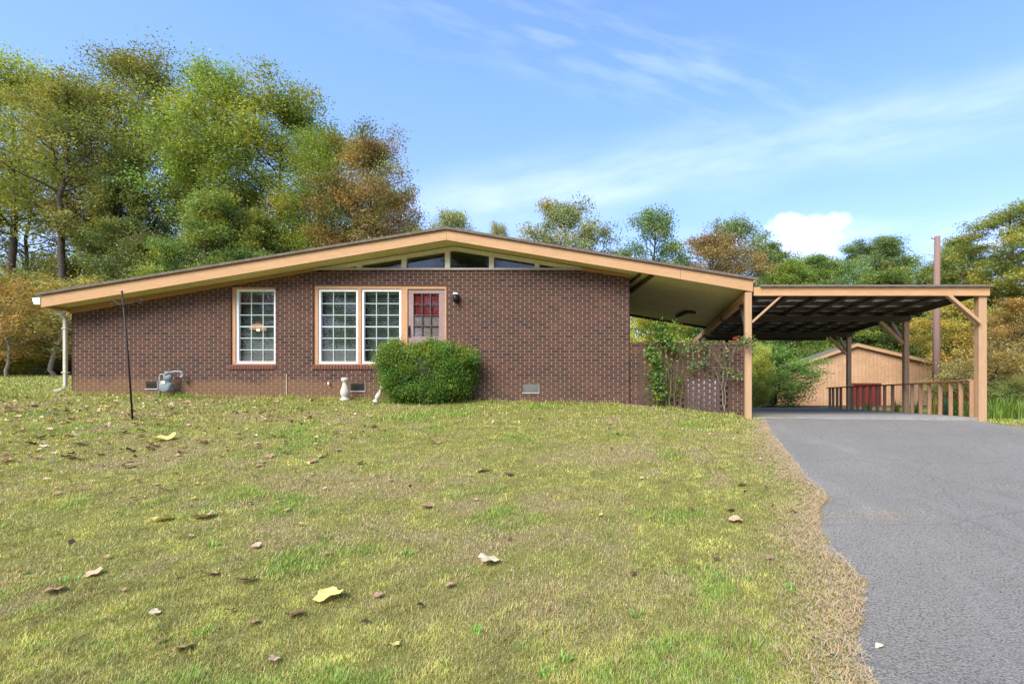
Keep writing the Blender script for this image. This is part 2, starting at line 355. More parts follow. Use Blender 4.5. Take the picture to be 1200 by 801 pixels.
# driveway sheet
ys = np.arange(-6, 11.32, .04); us = np.linspace(0, 1, 46)
L = edge_left(ys); R = edge_right(ys)
DX = L[:, None]*(1-us[None, :])+R[:, None]*us[None, :]; DY = np.repeat(ys[:, None], len(us), 1)
DZ = H(DX, DY)+.022
DZ[:, 0] -= .04; DZ[:, -1] -= .04
ny, nx = DX.shape; idx = np.arange(nx*ny).reshape(ny, nx)
q = np.stack([idx[:-1, :-1], idx[:-1, 1:], idx[1:, 1:], idx[1:, :-1]], -1).reshape(-1, 4)
me = np_mesh('driveway', np.stack([DX.ravel(), DY.ravel(), DZ.ravel()], 1), q, np.full(len(q), 4))
me.polygons.foreach_set('use_smooth', np.ones(len(q), bool))
tag(link_mesh('driveway', me, None, asphalt_mat()), kind='structure')
b = MB().box(.0, 7.66, 11.98, 20.3, .9, 1.118); b.box(2.66, 7.62, 11.24, 11.979, .9, 1.118)
tag(b.build('carport_slab', CONC), kind='structure')

# ------------------------------------------------------------------ grass blades
def blades(name, n, xr, yr, hgt, wid, seed, filt, palette='lawn'):
    rs = np.random.RandomState(seed)
    x = rs.uniform(*xr, n); y = rs.uniform(*yr, n)
    k = filt(x, y, rs); x = x[k]; y = y[k]; n = len(x)
    dry, lush = lawn_state(x, y)
    # clumping
    cl = fbm(x*9, y*9, 5, 3)
    z = H(x, y)-.006
    az = rs.uniform(0, 2*np.pi, n); tilt = np.abs(rs.normal(.95, .36, n)).clip(.05, 1.55)
    h = hgt*(rs.uniform(.45, 1.25, n))*(.4+1.2*cl)*(1+.5*lush); w = wid*rs.uniform(.6, 1.3, n)
    dx = np.cos(az); dy = np.sin(az); px = -dy; py = dx
    V = np.zeros((n, 5, 3))
    for j, (f, l) in enumerate(((0, 0), (.55, .35), (1, 1))):
        ox = dx*np.sin(tilt)*h*(f*.7+.3*l); oz = np.cos(tilt)*h*(f*1.05-.25*l*np.sin(tilt)); oy = dy*np.sin(tilt)*h*(f*.7+.3*l)
        if j < 2:
            ww = w*(1 if j == 0 else .8)/2
            V[:, 2*j] = np.stack([x+ox-px*ww, y+oy-py*ww, z+oz], 1); V[:, 2*j+1] = np.stack([x+ox+px*ww, y+oy+py*ww, z+oz], 1)
        else: V[:, 4] = np.stack([x+ox, y+oy, z+oz+.002], 1)
    t = rs.rand(n)
    green = np.stack([rs.uniform(.33, .50, n), rs.uniform(.345, .48, n), rs.uniform(.065, .12, n)], 1)
    lg = np.stack([rs.uniform(.24, .36, n), rs.uniform(.36, .50, n), rs.uniform(.04, .09, n)], 1)
    yel = np.stack([rs.uniform(.48, .60, n), rs.uniform(.42, .51, n), rs.uniform(.12, .19, n)], 1)
    tan = np.stack([rs.uniform(.46, .64, n), rs.uniform(.36, .50, n), rs.uniform(.18, .27, n)], 1)
    brn = np.stack([rs.uniform(.12, .2, n), rs.uniform(.075, .12, n), rs.uniform(.04, .06, n)], 1)
    c = green*np.exp(1.6*(fbm(x*7, y*7, 91, 3)-.5))[:, None]
    c[t < .10+.3*dry] = yel[t < .10+.3*dry]
    m = rs.rand(n) < dry*.70+.08; c[m] = tan[m]
    m = rs.rand(n) < dry*.14+.05; c[m] = brn[m]
    m = rs.rand(n) < lush*.8; c[m] = lg[m]
    idx = (np.arange(n)*5)[:, None]
    fq = idx+np.array([0, 1, 3, 2]); ft = idx+np.array([2, 3, 4])
    F_ = np.concatenate([fq.ravel(), ft.ravel()]); ct = np.concatenate([np.full(n, 4), np.full(n, 3)])
    me = np_mesh(name, V.reshape(-1, 3), F_, ct, np.repeat(c, 5, 0))
    return me
def lawn_filter(dmin, dmax, dens=None):
    def f(x, y, rs):
        a = np.abs(x) < 1e9
        inside = (x > -1.32*y-.8) & (x < .85*y+.8)
        e = edge_left(y); onl = (x < e+.02+rs.normal(0, .04, len(x))) | ((x > edge_right(y)+.03) & (y < 11.4)) | (y > 11.3)
        wallok = ~((x > -12.85) & (y > 11.62)) & ~((x > 2.4) & (x < 7.7) & (y > 11.15))
        dry, _ = lawn_state(x, y)
        keep = rs.rand(len(x)) > dry*.25+1.0*np.clip(.42-fbm(x*16, y*16, 71, 3), 0, .4)*2*(y < 9)
        return inside & onl & wallok & keep & (y >= dmin) & (y < dmax)
    return f
def merge(meshes, name, mat):
    vs = []; fs = []; ct = []; tt = []; b = 0
    for me in meshes:
        n = len(me.vertices); v = np.empty(n*3, np.float32); me.vertices.foreach_get('co', v); vs.append(v.reshape(-1, 3))
        f = np.empty(len(me.loops), np.int32); me.loops.foreach_get('vertex_index', f); fs.append(f+b)
        c = np.empty(len(me.polygons), np.int32); me.polygons.foreach_get('loop_total', c); ct.append(c)
        t = np.empty(n*4, np.float32); me.color_attributes['tint'].data.foreach_get('color', t); tt.append(t.reshape(-1, 4)[:, :3]); b += n
        bpy.data.meshes.remove(me)
    # quads/tris are stored in matching order per mesh, so plain concatenation holds
    m = np_mesh(name, np.concatenate(vs), np.concatenate(fs), np.concatenate(ct), np.concatenate(tt))
    return link_mesh(name, m, None, mat)
gm = [blades('g1', 620000, (-5.0, 1.9), (1.6, 3.6), .032, .0034, 1, lawn_filter(1.6, 3.6)),
      blades('g2', 430000, (-8, 5), (3.6, 6), .036, .0046, 2, lawn_filter(3.6, 6)),
      blades('g3', 330000, (-12.8, 8.5), (6, 9), .038, .007, 3, lawn_filter(6, 9)),
      blades('g4', 190000, (-17, 12), (9, 13.5), .048, .012, 4, lawn_filter(9, 13.5)),
      blades('g5', 110000, (-30, -12.7), (11, 24), .06, .022, 5, lawn_filter(11, 24))]
# taller ragged grass against the walls
def wallf(x, y, rs): return (fbm(x*3, y*0, 7, 3) > .38) & ~((x > 2.35) & (x < 7.7))
gm.append(blades('g6', 9000, (-12.8, 2.45), (11.42, 11.62), .10, .007, 6, wallf))
o = merge(gm, 'lawn_grass', GRASSM); o.color = (1, 1, 1, 1)
tag(o, 'short patchy yellow-green lawn grass sloping up to the house', 'grass', kind='stuff')

# dry pine straw along the drive edge
def straw(n, seed):
    rs = np.random.RandomState(seed); y = rs.uniform(1.6, 10.8, n)**1.0; off = .07-np.abs(rs.normal(.0, .20, n))*(.1+1.8*fbm(y*1.3, y*0, 51, 3))
    x = edge_left(y, False)+off
    y2 = np.concatenate([y, rs.normal(4.9, .10, 260), rs.normal(5.7, .07, 60)]); x2 = np.concatenate([x, rs.normal(2.35, .30, 260)*1.0, rs.normal(4.2, .25, 60)])
    n = len(x2); z = H(x2, y2)+.026; a = rs.uniform(0, np.pi, n); l = rs.uniform(.025, .075, n); w = rs.uniform(.0008, .0018, n)
    dx, dy = np.cos(a)*l/2, np.sin(a)*l/2; ex, ey = -np.sin(a)*w, np.cos(a)*w
    z1 = z+rs.uniform(0, .02, n)
    V = np.stack([np.stack([x2-dx-ex, y2-dy-ey, z], 1), np.stack([x2+dx-ex, y2+dy-ey, z1], 1), np.stack([x2+dx+ex, y2+dy+ey, z1], 1), np.stack([x2-dx+ex, y2-dy+ey, z], 1)], 1)
    c = np.stack([rs.uniform(.45, .66, n), rs.uniform(.34, .48, n), rs.uniform(.19, .28, n)], 1)
    return np_mesh('pine_straw', V.reshape(-1, 3), np.arange(n*4), np.full(n, 4), np.repeat(c, 4, 0))
o = link_mesh('pine_straw', straw(11000, 8), None, DRYLEAF)
tag(o, 'tan pine straw strewn along the ragged edge of the asphalt', 'pine straw', kind='stuff')

# ------------------------------------------------------------------ HOUSE
D = 11.7; DF = 11.2; DB = 17.5
AX = -4.05; AZ = 5.22; SL = .162; SR = .164
def ftop(x): return AZ-(SL*(AX-x) if x < AX else SR*(x-AX))
def soff(x): return ftop(x)-.195
XL, XR = -12.92, 2.66
house = thing('brick_house', 'low dark brown brick house with shallow gable roof and tan fascia', 'house', (-6.4, 14, 1.45))
px = lambda x: X(x, D); pz = lambda y: Z(y, D)
x0, x1 = px(84), px(737.5)
ledge = pz(316.5)
cx0, cx1 = px(372), px(680)
def btop(x):                   # top of the brickwork
    p = VX+x*F/D
    if p < 372: return pz(367.5-(p-84)*.1753)
    if p > 680: return pz(317+(p-680)*.145)
    return ledge
openings = [(px(270.5), px(322.7), pz(427), pz(336)), (px(367.3), px(523), pz(441), pz(334))]
win_bottom = pz(427)
fw = MB()
bps = sorted({x0, x1, cx0, cx1, px(473), *[o_[0] for o_ in openings], *[o_[1] for o_ in openings]})
def sec(a, b_):
    mid = (a+b_)/2; zb = .9
    hole = [o_ for o_ in openings if o_[0] < mid < o_[1]]
    ta, tb = btop(a+1e-4), btop(b_-1e-4)
    if not hole: fw.wedge(a, b_, zb, ta, zb, tb, D, D+.22)
    else:
        hz = hole[0]; bot = hz[2] if hz is openings[0] else (win_bottom if mid < px(473) else pz(441))
        fw.wedge(a, b_, zb, bot, zb, bot, D, D+.22)
        fw.wedge(a, b_, hz[3], ta, hz[3], tb, D, D+.22)
for a, b_ in zip(bps[:-1], bps[1:]): sec(a, b_)
yb = 17.1
fw.box(x0, x0+.22, D+.22, yb, .9, 3.5); fw.box(x1-.22, x1, D+.22, yb, .9, 4.28)
fw.box(x0, x1, yb-.22, yb, .9, 3.45)
wall = fw.build('wall', BRICK, house)
MB().wedge(x0+.24, AX, 3.3, soff(x0+.24)-.03, 3.3, soff(AX)-.03, yb-.19, yb-.02).wedge(AX, x1-.24, 3.3, soff(AX)-.03, 3.3, soff(x1-.24)-.03, yb-.19, yb-.02).build('rear_gable_board', FRIEZE, house)
# inside: partition wall, floor and ceiling that the windows show
iw = MB().box(x0+.25, x1-.25, 15.0, 15.1, 1.5, 3.25).box(x0+.25, x1-.25, D+.24, 15.0, 1.86, 1.9)
iw.box(-6.9, -6.8, D+.24, 15, 1.9, 4.0)
iw.build('interior_wall', INTW, house)
# frieze boards between brick and soffit
for a, b_ in ((x0-.02, cx0), (cx1, x1)):
    fr = MB()
    for i in range(8):
        u0 = a+(b_-a)*i/8; u1 = a+(b_-a)*(i+1)/8
        fr.wedge(u0, u1, btop(u0+1e-4)+.001, soff(u0)-.004, btop(u1-1e-4)+.001, soff(u1)-.004, D-.022, D+.15)
    fr.build('frieze_board', FRIEZE, house)
# roof
rf = MB(); e0, e1 = XL-.03, XR+.11
for a, b_ in ((e0, AX), (AX, e1)): rf.wedge(a, b_, ftop(a)+.002, ftop(a)+.055, ftop(b_)+.002, ftop(b_)+.055, DF-.05, DB+.03)
roof = rf.build('roof', SHING, house)
sf = MB()
for a, b_ in ((XL+.02, AX), (AX, XR-.03)): sf.wedge(a, b_, soff(a), ftop(a)-.002, soff(b_), ftop(b_)-.002, DF+.042, DB-.042)
sf.build('soffit', SOFF, roof)
fs = MB()
fs.prism([(XL, ftop(XL)-.265), (XL, ftop(XL)), (AX, AZ), (AX, AZ-.225)], DF, DF+.04)
fs.prism([(AX+.002, AZ-.225), (AX+.002, AZ), (px(800)-.1, ftop(px(800)-.1)), (px(800)-.1, ftop(px(800)-.1)-.243)], DF, DF+.04)
q0 = px(800)-.097
fs.prism([(q0, ftop(q0)-.243), (q0, ftop(q0)), (XR, ftop(XR)), (XR, ftop(XR)-.255)], DF, DF+.04)
fs.build('fascia', FASC, roof, .004)
fb = MB()
for a, b_ in ((XL, AX), (AX, XR)): fb.wedge(a, b_, ftop(a)-.27, ftop(a), ftop(b_)-.27, ftop(b_), DB-.04, DB)
fb.build('rear_fascia', DARKW, roof)
MB().box(XR-.035, XR, DF+.041, DB-.041, ftop(XR)-.26, ftop(XR)-.005).build('eave_board', FASC, roof)
MB().box(XL, XL+.035, DF+.041, DB-.041, ftop(XL)-.26, ftop(XL)-.005).build('eave_board', FASC, roof)
MB().hexa([(XR, DF-.03, ftop(XR)-.06), (XR+.10, DF-.03, ftop(XR)-.005), (XR+.10, DB, ftop(XR)-.005), (XR, DB, ftop(XR)-.06), (XR, DF-.03, ftop(XR)), (XR+.10, DF-.03, ftop(XR)+.0), (XR+.10, DB, ftop(XR)), (XR, DB, ftop(XR))]).build('eave_drip_trim', FASC, roof)
# soffit battens, small dark fixture seen under the overhang
def on_soff(px_, py_, off=.0):   # point of the soffit plane seen at a photo pixel
    dx = (px_-VX)/F; dz = (VY-py_)/F
    d = (soff(AX)+SR*AX-EYE)/(dz+SR*dx); return Vector((dx*d, d, EYE+dz*d-off))
MB().bar(on_soff(737.8, 341.5, .03), on_soff(764, 321, .03), .09, .05).build('dark_batten', DARKW, roof)
MB().bar(on_soff(738.5, 330, .03), on_soff(750, 320, .03), .05, .04).build('dark_batten', DARKW, roof)
MB().bar(on_soff(793, 369, .05), on_soff(805, 363.5, .05), .09, .07).bar(on_soff(805, 363.3, .05), on_soff(815, 364.2, .05), .09, .07).build('hanging_hook_bracket', DARKW, roof)
# gutter and downspout on the left eave
gz = ftop(XL)-.05
MB().prism([(XL-.002, gz-.15), (XL-.002, gz), (XL-.16, gz), (XL-.17, gz-.06), (XL-.13, gz-.15)], DF-.02, DB).build('gutter', WHITE, house, .004)
dsx = px(80.5)
ds = MB()
pts = [(XL-.05, 11.45, gz-.15), (XL-.02, 11.48, gz-.24), (XL+.14, 11.53, gz-.30), (dsx-.05, 11.6, 3.42), (dsx, 11.63, 3.34), (dsx, 11.63, 2.4), (dsx, 11.63, 1.80), (dsx-.03, 11.6, 1.74), (dsx-.14, 11.53, 1.69)]
for p, q_ in zip(pts[:-1], pts[1:]): ds.bar(p, q_, .066, .06)
ds.box(dsx-.055, dsx+.055, 11.585, 11.692, 3.1, 3.13); ds.box(dsx-.055, dsx+.055, 11.585, 11.692, 2.1, 2.13)
ds.build('downspout', SPOUT, house, .008)

# clerestory windows
fx = [px(v) for v in (372, 420.5, 473, 524, 575.8, 629.3, 680)]
hd = lambda x: soff(x)-.02
led = MB().box(cx0-.05, cx1+.05, D-.035, D+.2, ledge+.001, ledge+.045); led.build('clerestory_sill', mat('weathered_sill', (.44, .40, .33), (.34, .28, .24), 8, (1, 3, 3)), house)
hb = MB()
for a, b_ in ((cx0, AX), (AX, cx1)): hb.wedge(a, b_, hd(a)-.095, hd(a), hd(b_)-.095, hd(b_), D+.0, D+.12)
hb.build('clerestory_head', CREAM, house)
for v in fx[1:-1]: MB().wedge(v-.055, v+.055, ledge+.046, hd(v-.055)-.096, ledge+.046, hd(v+.055)-.096, D+.005, D+.115).build('mullion', CREAM, house)
for i, (a, b_) in enumerate(zip(fx[:-1], fx[1:])):
    a += .055*(i > 0); b_ -= .055*(i < 5)
    top = lambda x: max(ledge+.075, hd(x)-.097)
    xs_ = [a, b_] if not a < AX < b_ else [a, AX, b_]
    if i == 0:
        a = next(x for x in np.linspace(a, b_, 80) if hd(x)-.097 > ledge+.08); xs_ = [a, b_]
    if i == 5:
        b_ = [x for x in np.linspace(a, b_, 80) if hd(x)-.097 > ledge+.08][-1]; xs_ = [a, b_]
    g_ = MB().prism([(x, ledge+.047) for x in xs_]+[(x, top(x)) for x in reversed(xs_)], D+.06, D+.064)
    g_.build('clerestory_pane', GLASS, house)

# windows
def window(xa, xb, za, zb, rows=6, cols=3):
    f = .052; y = D+.055
    m = MB().box(xa, xb, y, y+.07, zb-f, zb).box(xa, xb, y, y+.07, za, za+f).box(xa, xa+f, y+.001, y+.071, za+f, zb-f).box(xb-f, xb, y+.001, y+.071, za+f, zb-f)
    w = m.build('window', WHITE, house, .004)
    gr = MB(); ia, ib, ja, jb = xa+f, xb-f, za+f, zb-f
    for k in range(1, cols): c = ia+(ib-ia)*k/cols; gr.box(c-.007, c+.007, y+.030, y+.048, ja, jb)
    for k in range(1, rows): c = ja+(jb-ja)*k/rows; gr.box(ia, ib, y+.028, y+.046, c-(.008 if k != rows//2 else .012), c+(.008 if k != rows//2 else .012))
    gr.build('muntin_grid', MUNT, w)
    MB().box(ia-.01, ib+.01, y+.050, y+.054, ja-.01, jb+.01).build('glass_pane', GLASS, w)
    bl = MB(); z = jb-.06
    bl.box(ia, ib, y+.13, y+.17, jb-.05, jb+.0)
    while z > ja:
        bl.hexa([(ia, y+.128, z-.010), (ib, y+.128, z-.010), (ib, y+.172, z+.010), (ia, y+.172, z+.010), (ia, y+.128, z-.008), (ib, y+.128, z-.008), (ib, y+.172, z+.012), (ia, y+.172, z+.012)]); z -= .044
    bl.build('blind', BLIND, w)
    return w
window(px(274.8), px(321.6), pz(425.6), pz(338.3))
window(px(371.6), px(418.4), pz(425.8), pz(338.3))
window(px(422.4), px(469.2), pz(425.8), pz(338.3))
t = MB()
def ring(t, xa, xb, za, zb, xi, xj, zi, zj, y0=D+.03, y1=D+.13):
    if zj < zb: t.box(xa, xb, y0, y1, zj, zb)
    if zi > za: t.box(xa, xb, y0, y1, za, zi)
    if xi > xa: t.box(xa, xi, y0+.002, y1, zi, zj)
    if xj < xb: t.box(xj, xb, y0+.002, y1, zi, zj)
ring(t, px(270.6), px(322.6), pz(427), pz(336), px(274.8), px(321.6), pz(425.6), pz(338.3))
t.build('window_trim', TRIM, house, .003)
t = MB()
t.box(px(367.4), px(522.9), D+.03, D+.13, pz(338.2), pz(334))
t.box(px(367.4), px(371.5), D+.032, D+.13, pz(427), pz(338.2)); t.box(px(418.5), px(422.3), D+.032, D+.13, pz(427), pz(338.2))
t.box(px(469.3), px(476.8), D+.032, D+.13, pz(441), pz(338.2)); t.box(px(520.4), px(522.9), D+.032, D+.13, pz(441), pz(338.2))
t.box(px(371.5), px(418.5), D+.03, D+.12, pz(427), pz(425.9)); t.box(px(422.3), px(469.3), D+.03, D+.12, pz(427), pz(425.9))
t.build('window_trim', TRIM, house, .003)
# rowlock brick sills
for a, b_ in ((px(268.5), px(323.5)), (px(366), px(473))):
    s_ = MB(); x = a; bed = MB().hexa([(a, D-.018, pz(432.4)), (b_, D-.018, pz(432.4)), (b_, D+.12, pz(430.6)), (a, D+.12, pz(430.6)), (a, D-.018, pz(428.8)), (b_, D-.018, pz(428.8)), (b_, D+.028, pz(427.2)), (a, D+.028, pz(427.2))])
    while x+.058 < b_:
        s_.hexa([(x, D-.03, pz(432.6)), (x+.058, D-.03, pz(432.6)), (x+.058, D+.02, pz(431)), (x, D+.02, pz(431)), (x, D-.03, pz(428.4)), (x+.058, D-.03, pz(428.4)), (x+.058, D+.029, pz(427.1)), (x, D+.029, pz(427.1))]); x += .0685
    ob = s_.build('sill', mat('sill_brick', (.20, .082, .05), (.11, .05, .04), 12, rough=.85, bump=.5), house, .004); bed.build('mortar_bed', MAST, ob)
# door
xa, xb, za, zb = px(477), px(520.3), pz(441), pz(338.1)
ga, gb, gc_, gd = px(483.2), px(513.2), pz(394), pz(343.2); y = D+.06
dm = MB().box(xa, xb, y, y+.045, gd, zb).box(xa, xb, y, y+.045, za, gc_).box(xa, ga, y+.001, y+.044, gc_, gd).box(gb, xb, y+.001, y+.044, gc_, gd)
dr = dm.build('door', DOORM, house, .004)
gg = MB()
for k in (1, 2): c = ga+(gb-ga)*k/3; gg.box(c-.010, c+.010, y+.006, y+.034, gc_, gd)
for k in (1, 2, 3): c = gc_+(gd-gc_)*k/4; gg.box(ga, gb, y+.008, y+.030, c-.010, c+.010)
gg.build('muntin_grid', mat('dark_muntin', (.10, .06, .055), rough=.6), dr)
MB().box(ga, gb, y+.036, y+.039, gc_, gd).build('glass_pane', GLASS, dr)
zm = gc_+(gd-gc_)*.5
cu = MB(); n_ = 26
for i in range(n_):
    u0 = ga+(gb-ga)*i/n_; u1 = ga+(gb-ga)*(i+1)/n_; o0 = .008*math.sin(i*1.9); o1 = .008*math.sin((i+1)*1.9)
    cu.hexa([(u0, y+.055+o0, zm), (u1, y+.055+o1, zm), (u1, y+.06+o1, zm), (u0, y+.06+o0, zm), (u0, y+.055+o0, gd), (u1, y+.055+o1, gd), (u1, y+.06+o1, gd), (u0, y+.06+o0, gd)])
cu.build('curtain', REDC, dr)['label'] = 'red curtain behind the upper panes'
MB().box(ga, gb, y+.041, y+.045, gc_, zm-.002).build('lower_panel', PINKC, dr)
MB().tube([(xa+.035, y, pz(384)), (xa+.035, y-.05, pz(384))], .013).tube([(xa+.035, y-.045, pz(384)), (xa+.035, y-.05, pz(393))], .011).box(xa+.015, xa+.055, y-.006, y-.0005, pz(395), pz(381)).build('handle', BLACK, dr)
# wall lamp
lx, lz = px(535.8), pz(350)
lm = MB().lathe([(.001, -.09), (.04, -.085), (.062, -.03), (.062, .03), (.04, .07), (.03, .075)], (lx, D-.11, lz), 16).box(lx-.05, lx+.05, D-.02, D-.002, lz-.09, lz+.09).tube([(lx, D-.01, lz+.04), (lx, D-.07, lz+.11), (lx, D-.11, lz+.085)], .012)
wl = lm.build('wall_lamp', BLACK, house, smooth=True)
MB().lathe([(.012, .076), (.066, .078), (.05, .11), (.012, .125)], (lx, D-.11, lz), 16).build('lamp_cap', WHITE, wl)
# crawl-space vents
def vent(a, b_, c, d_, m_slat):
    xa, xb, za, zb = px(a), px(b_), pz(d_), pz(c)
    v = MB().box(xa, xb, D-.003, D-.0005, za, zb).build('vent', VENTD, house)
    s_ = MB(); z = za+.02
    while z < zb-.01: s_.hexa([(xa+.01, D-.016, z-.008), (xb-.01, D-.016, z-.008), (xb-.01, D-.004, z+.004), (xa+.01, D-.004, z+.004), (xa+.01, D-.016, z-.005), (xb-.01, D-.016, z-.005), (xb-.01, D-.004, z+.007), (xa+.01, D-.004, z+.007)]); z += .026
    s_.build('louver', m_slat, v)
    MB().box(xa-.01, xb+.01, D-.02, D-.004, za-.025, za).box(xb, xb+.012, D-.02, D-.004, za, zb).build('vent_frame', mat('vent_lip', (.45, .42, .36)), v)
vent(171, 185, 446.8, 455, VENTD); vent(411, 428, 448.6, 457.6, VENTD); vent(612.5, 631.5, 449.8, 459.6, VENTG)
MB().box(px(336.2)-.008, px(336.2)+.008, D-.018, D-.001, pz(463), pz(438)).build('conduit', mat('pale_conduit', (.55, .42, .32)), house)
MB().tube([(px(386.5), D, pz(449)), (px(386.5), D-.06, pz(448.5)), (px(387.3), D-.075, pz(450.5))], .016).lathe([(.001, 0), (.022, 0), (.022, .008), (.001, .008)], (px(386.5), D-.05, pz(447.6))).build('faucet', WHITE, house)

# pendant lamp inside left window
lp = W(302.5, 386, 13.2)
pl = thing('pendant_lamp', 'lit orange pendant lamp hanging inside behind the small left window', 'lamp', lp)
MB().lathe([(.05, .16), (.14, .10), (.19, 0), (.185, 0), (.135, .095), (.048, .15)], lp, 20).build('lamp_shade', emis('warm_shade', (1, .30, .07), .9), pl)
MB().lathe([(.001, -.035), (.03, -.02), (.035, .01), (.02, .04)], lp-Vector((0, 0, .01)), 12).build('bulb', emis('bulb_glow', (1, .80, .5), 5), pl)
MB().tube([lp+Vector((0, 0, .15)), Vector((lp.x, lp.y, soff(lp.x)+.01))], .008, 6).build('cord', BLACK, pl)

# ------------------------------------------------------------------ gas meter
mx_ = lambda v: X(v, 11.5); mz_ = lambda v: Z(v, 11.5)
gmx = mx_(195.5)
gmt = thing('gas_meter', 'grey gas meter with pipes mounted low against the brick wall', 'gas meter', (gmx, 11.5, 1.6))
RY = Matrix.Rotation(math.pi/2, 4, 'X')
MB().lathe([(.02, -.09), (.10, -.085), (.125, -.06), (.125, .06), (.10, .085), (.02, .09)], (gmx, 11.5, mz_(453.2)), 22, RY).box(gmx-.125, gmx+.125, 11.44, 11.56, mz_(453.5), mz_(448.6)).build('meter_body', METER, gmt, .012, True)
MB().box(gmx-.055, gmx+.055, 11.40, 11.439, mz_(450.2), mz_(446.2)).build('dial_box', mat('dial_white', (.6, .6, .5), rough=.4), gmt, .005)
MB().lathe([(.075, -.03), (.085, 0), (.075, .03), (.03, .05)], (gmx+.03, 11.5, mz_(441.6)), 18, RY).lathe([(.06, 0), (.06, .05), (.03, .08)], (gmx+.02, 11.5, mz_(439)), 14).build('regulator', METER, gmt, 0, True)
MB().tube([(mx_(186.5), 11.52, 1.5), (mx_(186.5), 11.52, mz_(441)), (mx_(187.5), 11.52, mz_(438.5)), (mx_(193), 11.5, mz_(438.5)), (mx_(193), 11.5, mz_(448))], .022).tube([(gmx+.05, 11.5, mz_(448)), (gmx+.06, 11.5, mz_(436.5)), (mx_(203), 11.52, mz_(435)), (mx_(209), 11.55, mz_(435)), (mx_(210.8), 11.57, mz_(438)), (mx_(210.8), 11.6, mz_(446)), (mx_(210.8), 11.72, mz_(447.2))], .022).tube([(mx_(209.3), 11.56, mz_(441)), (mx_(212.3), 11.56, mz_(441))], .032).build('pipe', mat('pipe_grey', (.33, .35, .34), rough=.5), gmt, 0, True)

# ------------------------------------------------------------------ shepherd hook
hb_ = hit(156, 492)
ht = Vector((X(143, hb_.y-.1), hb_.y-.1, Z(343, hb_.y-.1)))
sh = thing('shepherd_hook_pole', 'thin black leaning metal pole with small curled hooks standing in the lawn', 'pole', hb_)
MB().tube([hb_-Vector((0, 0, .15)), hb_.lerp(ht, .5)+Vector((.012, 0, 0)), ht], [.015, .013, .011], 8).lathe([(.005, 0), (.018, .012), (.018, .02), (.004, .04)], ht, 10).build('pole', BLACK, sh, 0, True)
def hook(s, py, reach, up):
    d = hb_.y-.1; c = Vector((X(144.5, d), d, Z(py, d))); pts = []
    for i in range(13):
        t = i/12; pts.append(c+Vector((s*reach*t, -.02, .05*math.sin(t*3.1)*up-(.0 if t < .1 else 0)+.08*t)))
    e = pts[-1]
    for i in range(1, 9): a = i/8*4.2; pts.append(e+Vector((s*.035*math.sin(a), 0, -.035+.035*math.cos(a))))
    return pts
MB().tube(hook(1, 356, .32, -.6), .006, 6).build('hook', BLACK, sh); MB().tube(hook(-1, 357, .16, -.4), .006, 6).build('hook', BLACK, sh)

# ------------------------------------------------------------------ cast-stone balusters
prof = [(.125, 0), (.125, .05), (.09, .06), (.075, .10), (.10, .12), (.115, .18), (.11, .24), (.075, .33), (.055, .40), (.06, .43), (.085, .45), (.095, .48), (.095, .52), (.03, .535)]
pb = Vector((X(404.3, 11.42), 11.42, 0)); pb.z = float(H(pb.x, pb.y))-.01
o = MB().lathe([(r*.83, z*.98) for r, z in prof], pb, 20).build('stone_baluster', STONE, None, 0, True); tag(o, 'pale cast-stone baluster standing upright beside the crawl-space vent', 'baluster')
pb2 = Vector((X(440, 11.15), 11.15, 0)); pb2.z = float(H(pb2.x, pb2.y))+.02
o = MB().lathe([(r*.5, z*.72) for r, z in prof], pb2, 16, Matrix.Rotation(.42, 4, 'Y')).build('stone_baluster', STONE, None, 0, True); tag(o, 'small pale stone baluster leaning half hidden by the round bush', 'baluster')

# ------------------------------------------------------------------ pierced brick screen wall
DS = 11.76
scr = thing('brick_screen_wall', 'low pierced brown brick screen wall between house and carport post', 'wall', (1.2, DS, 1.2))
zt = Z(401, DS); ze = zt-.07
xa, xb = X(738.5, DS), X(873, DS); la, lb = X(750, DS), X(857, DS)
MB().box(xa, la, DS, DS+.1, .8, ze).build('solid_end', BRICK, scr); MB().box(lb, xb, DS, DS+.1, .8, ze).build('solid_end', BRICK, scr)
MB().box(xa, xb+.01, DS-.012, DS+.112, ze+.002, zt).build('cap_course', BRICK, scr, .004)
LATM = mat('lattice_brick', (.11, .062, .047), (.07, .045, .036), 9, rough=.9, bump=.5)
lt = MB(); z = ze-.0677; r_ = 0
while z > .85:
    x = la-(.125 if r_ % 2 else 0); 
    while x < lb:
        u0, u1 = max(x, la+.001), min(x+.200, lb-.001)
        if u1-u0 > .02: lt.box(u0, u1, DS+random.uniform(-.002, .003), DS+.1, z+.003, z+.0665)
        x += .252
    z -= .0677; r_ += 1
lt.build('lattice', LATM, scr)
o = MB().box(1.45, 2.25, 13.2, 13.24, 1.121, 1.98).box(1.43, 2.27, 13.19, 13.25, 1.981, 2.01).build('white_board', WHITE); tag(o, 'white board standing behind the holes of the pierced brick screen', 'board')

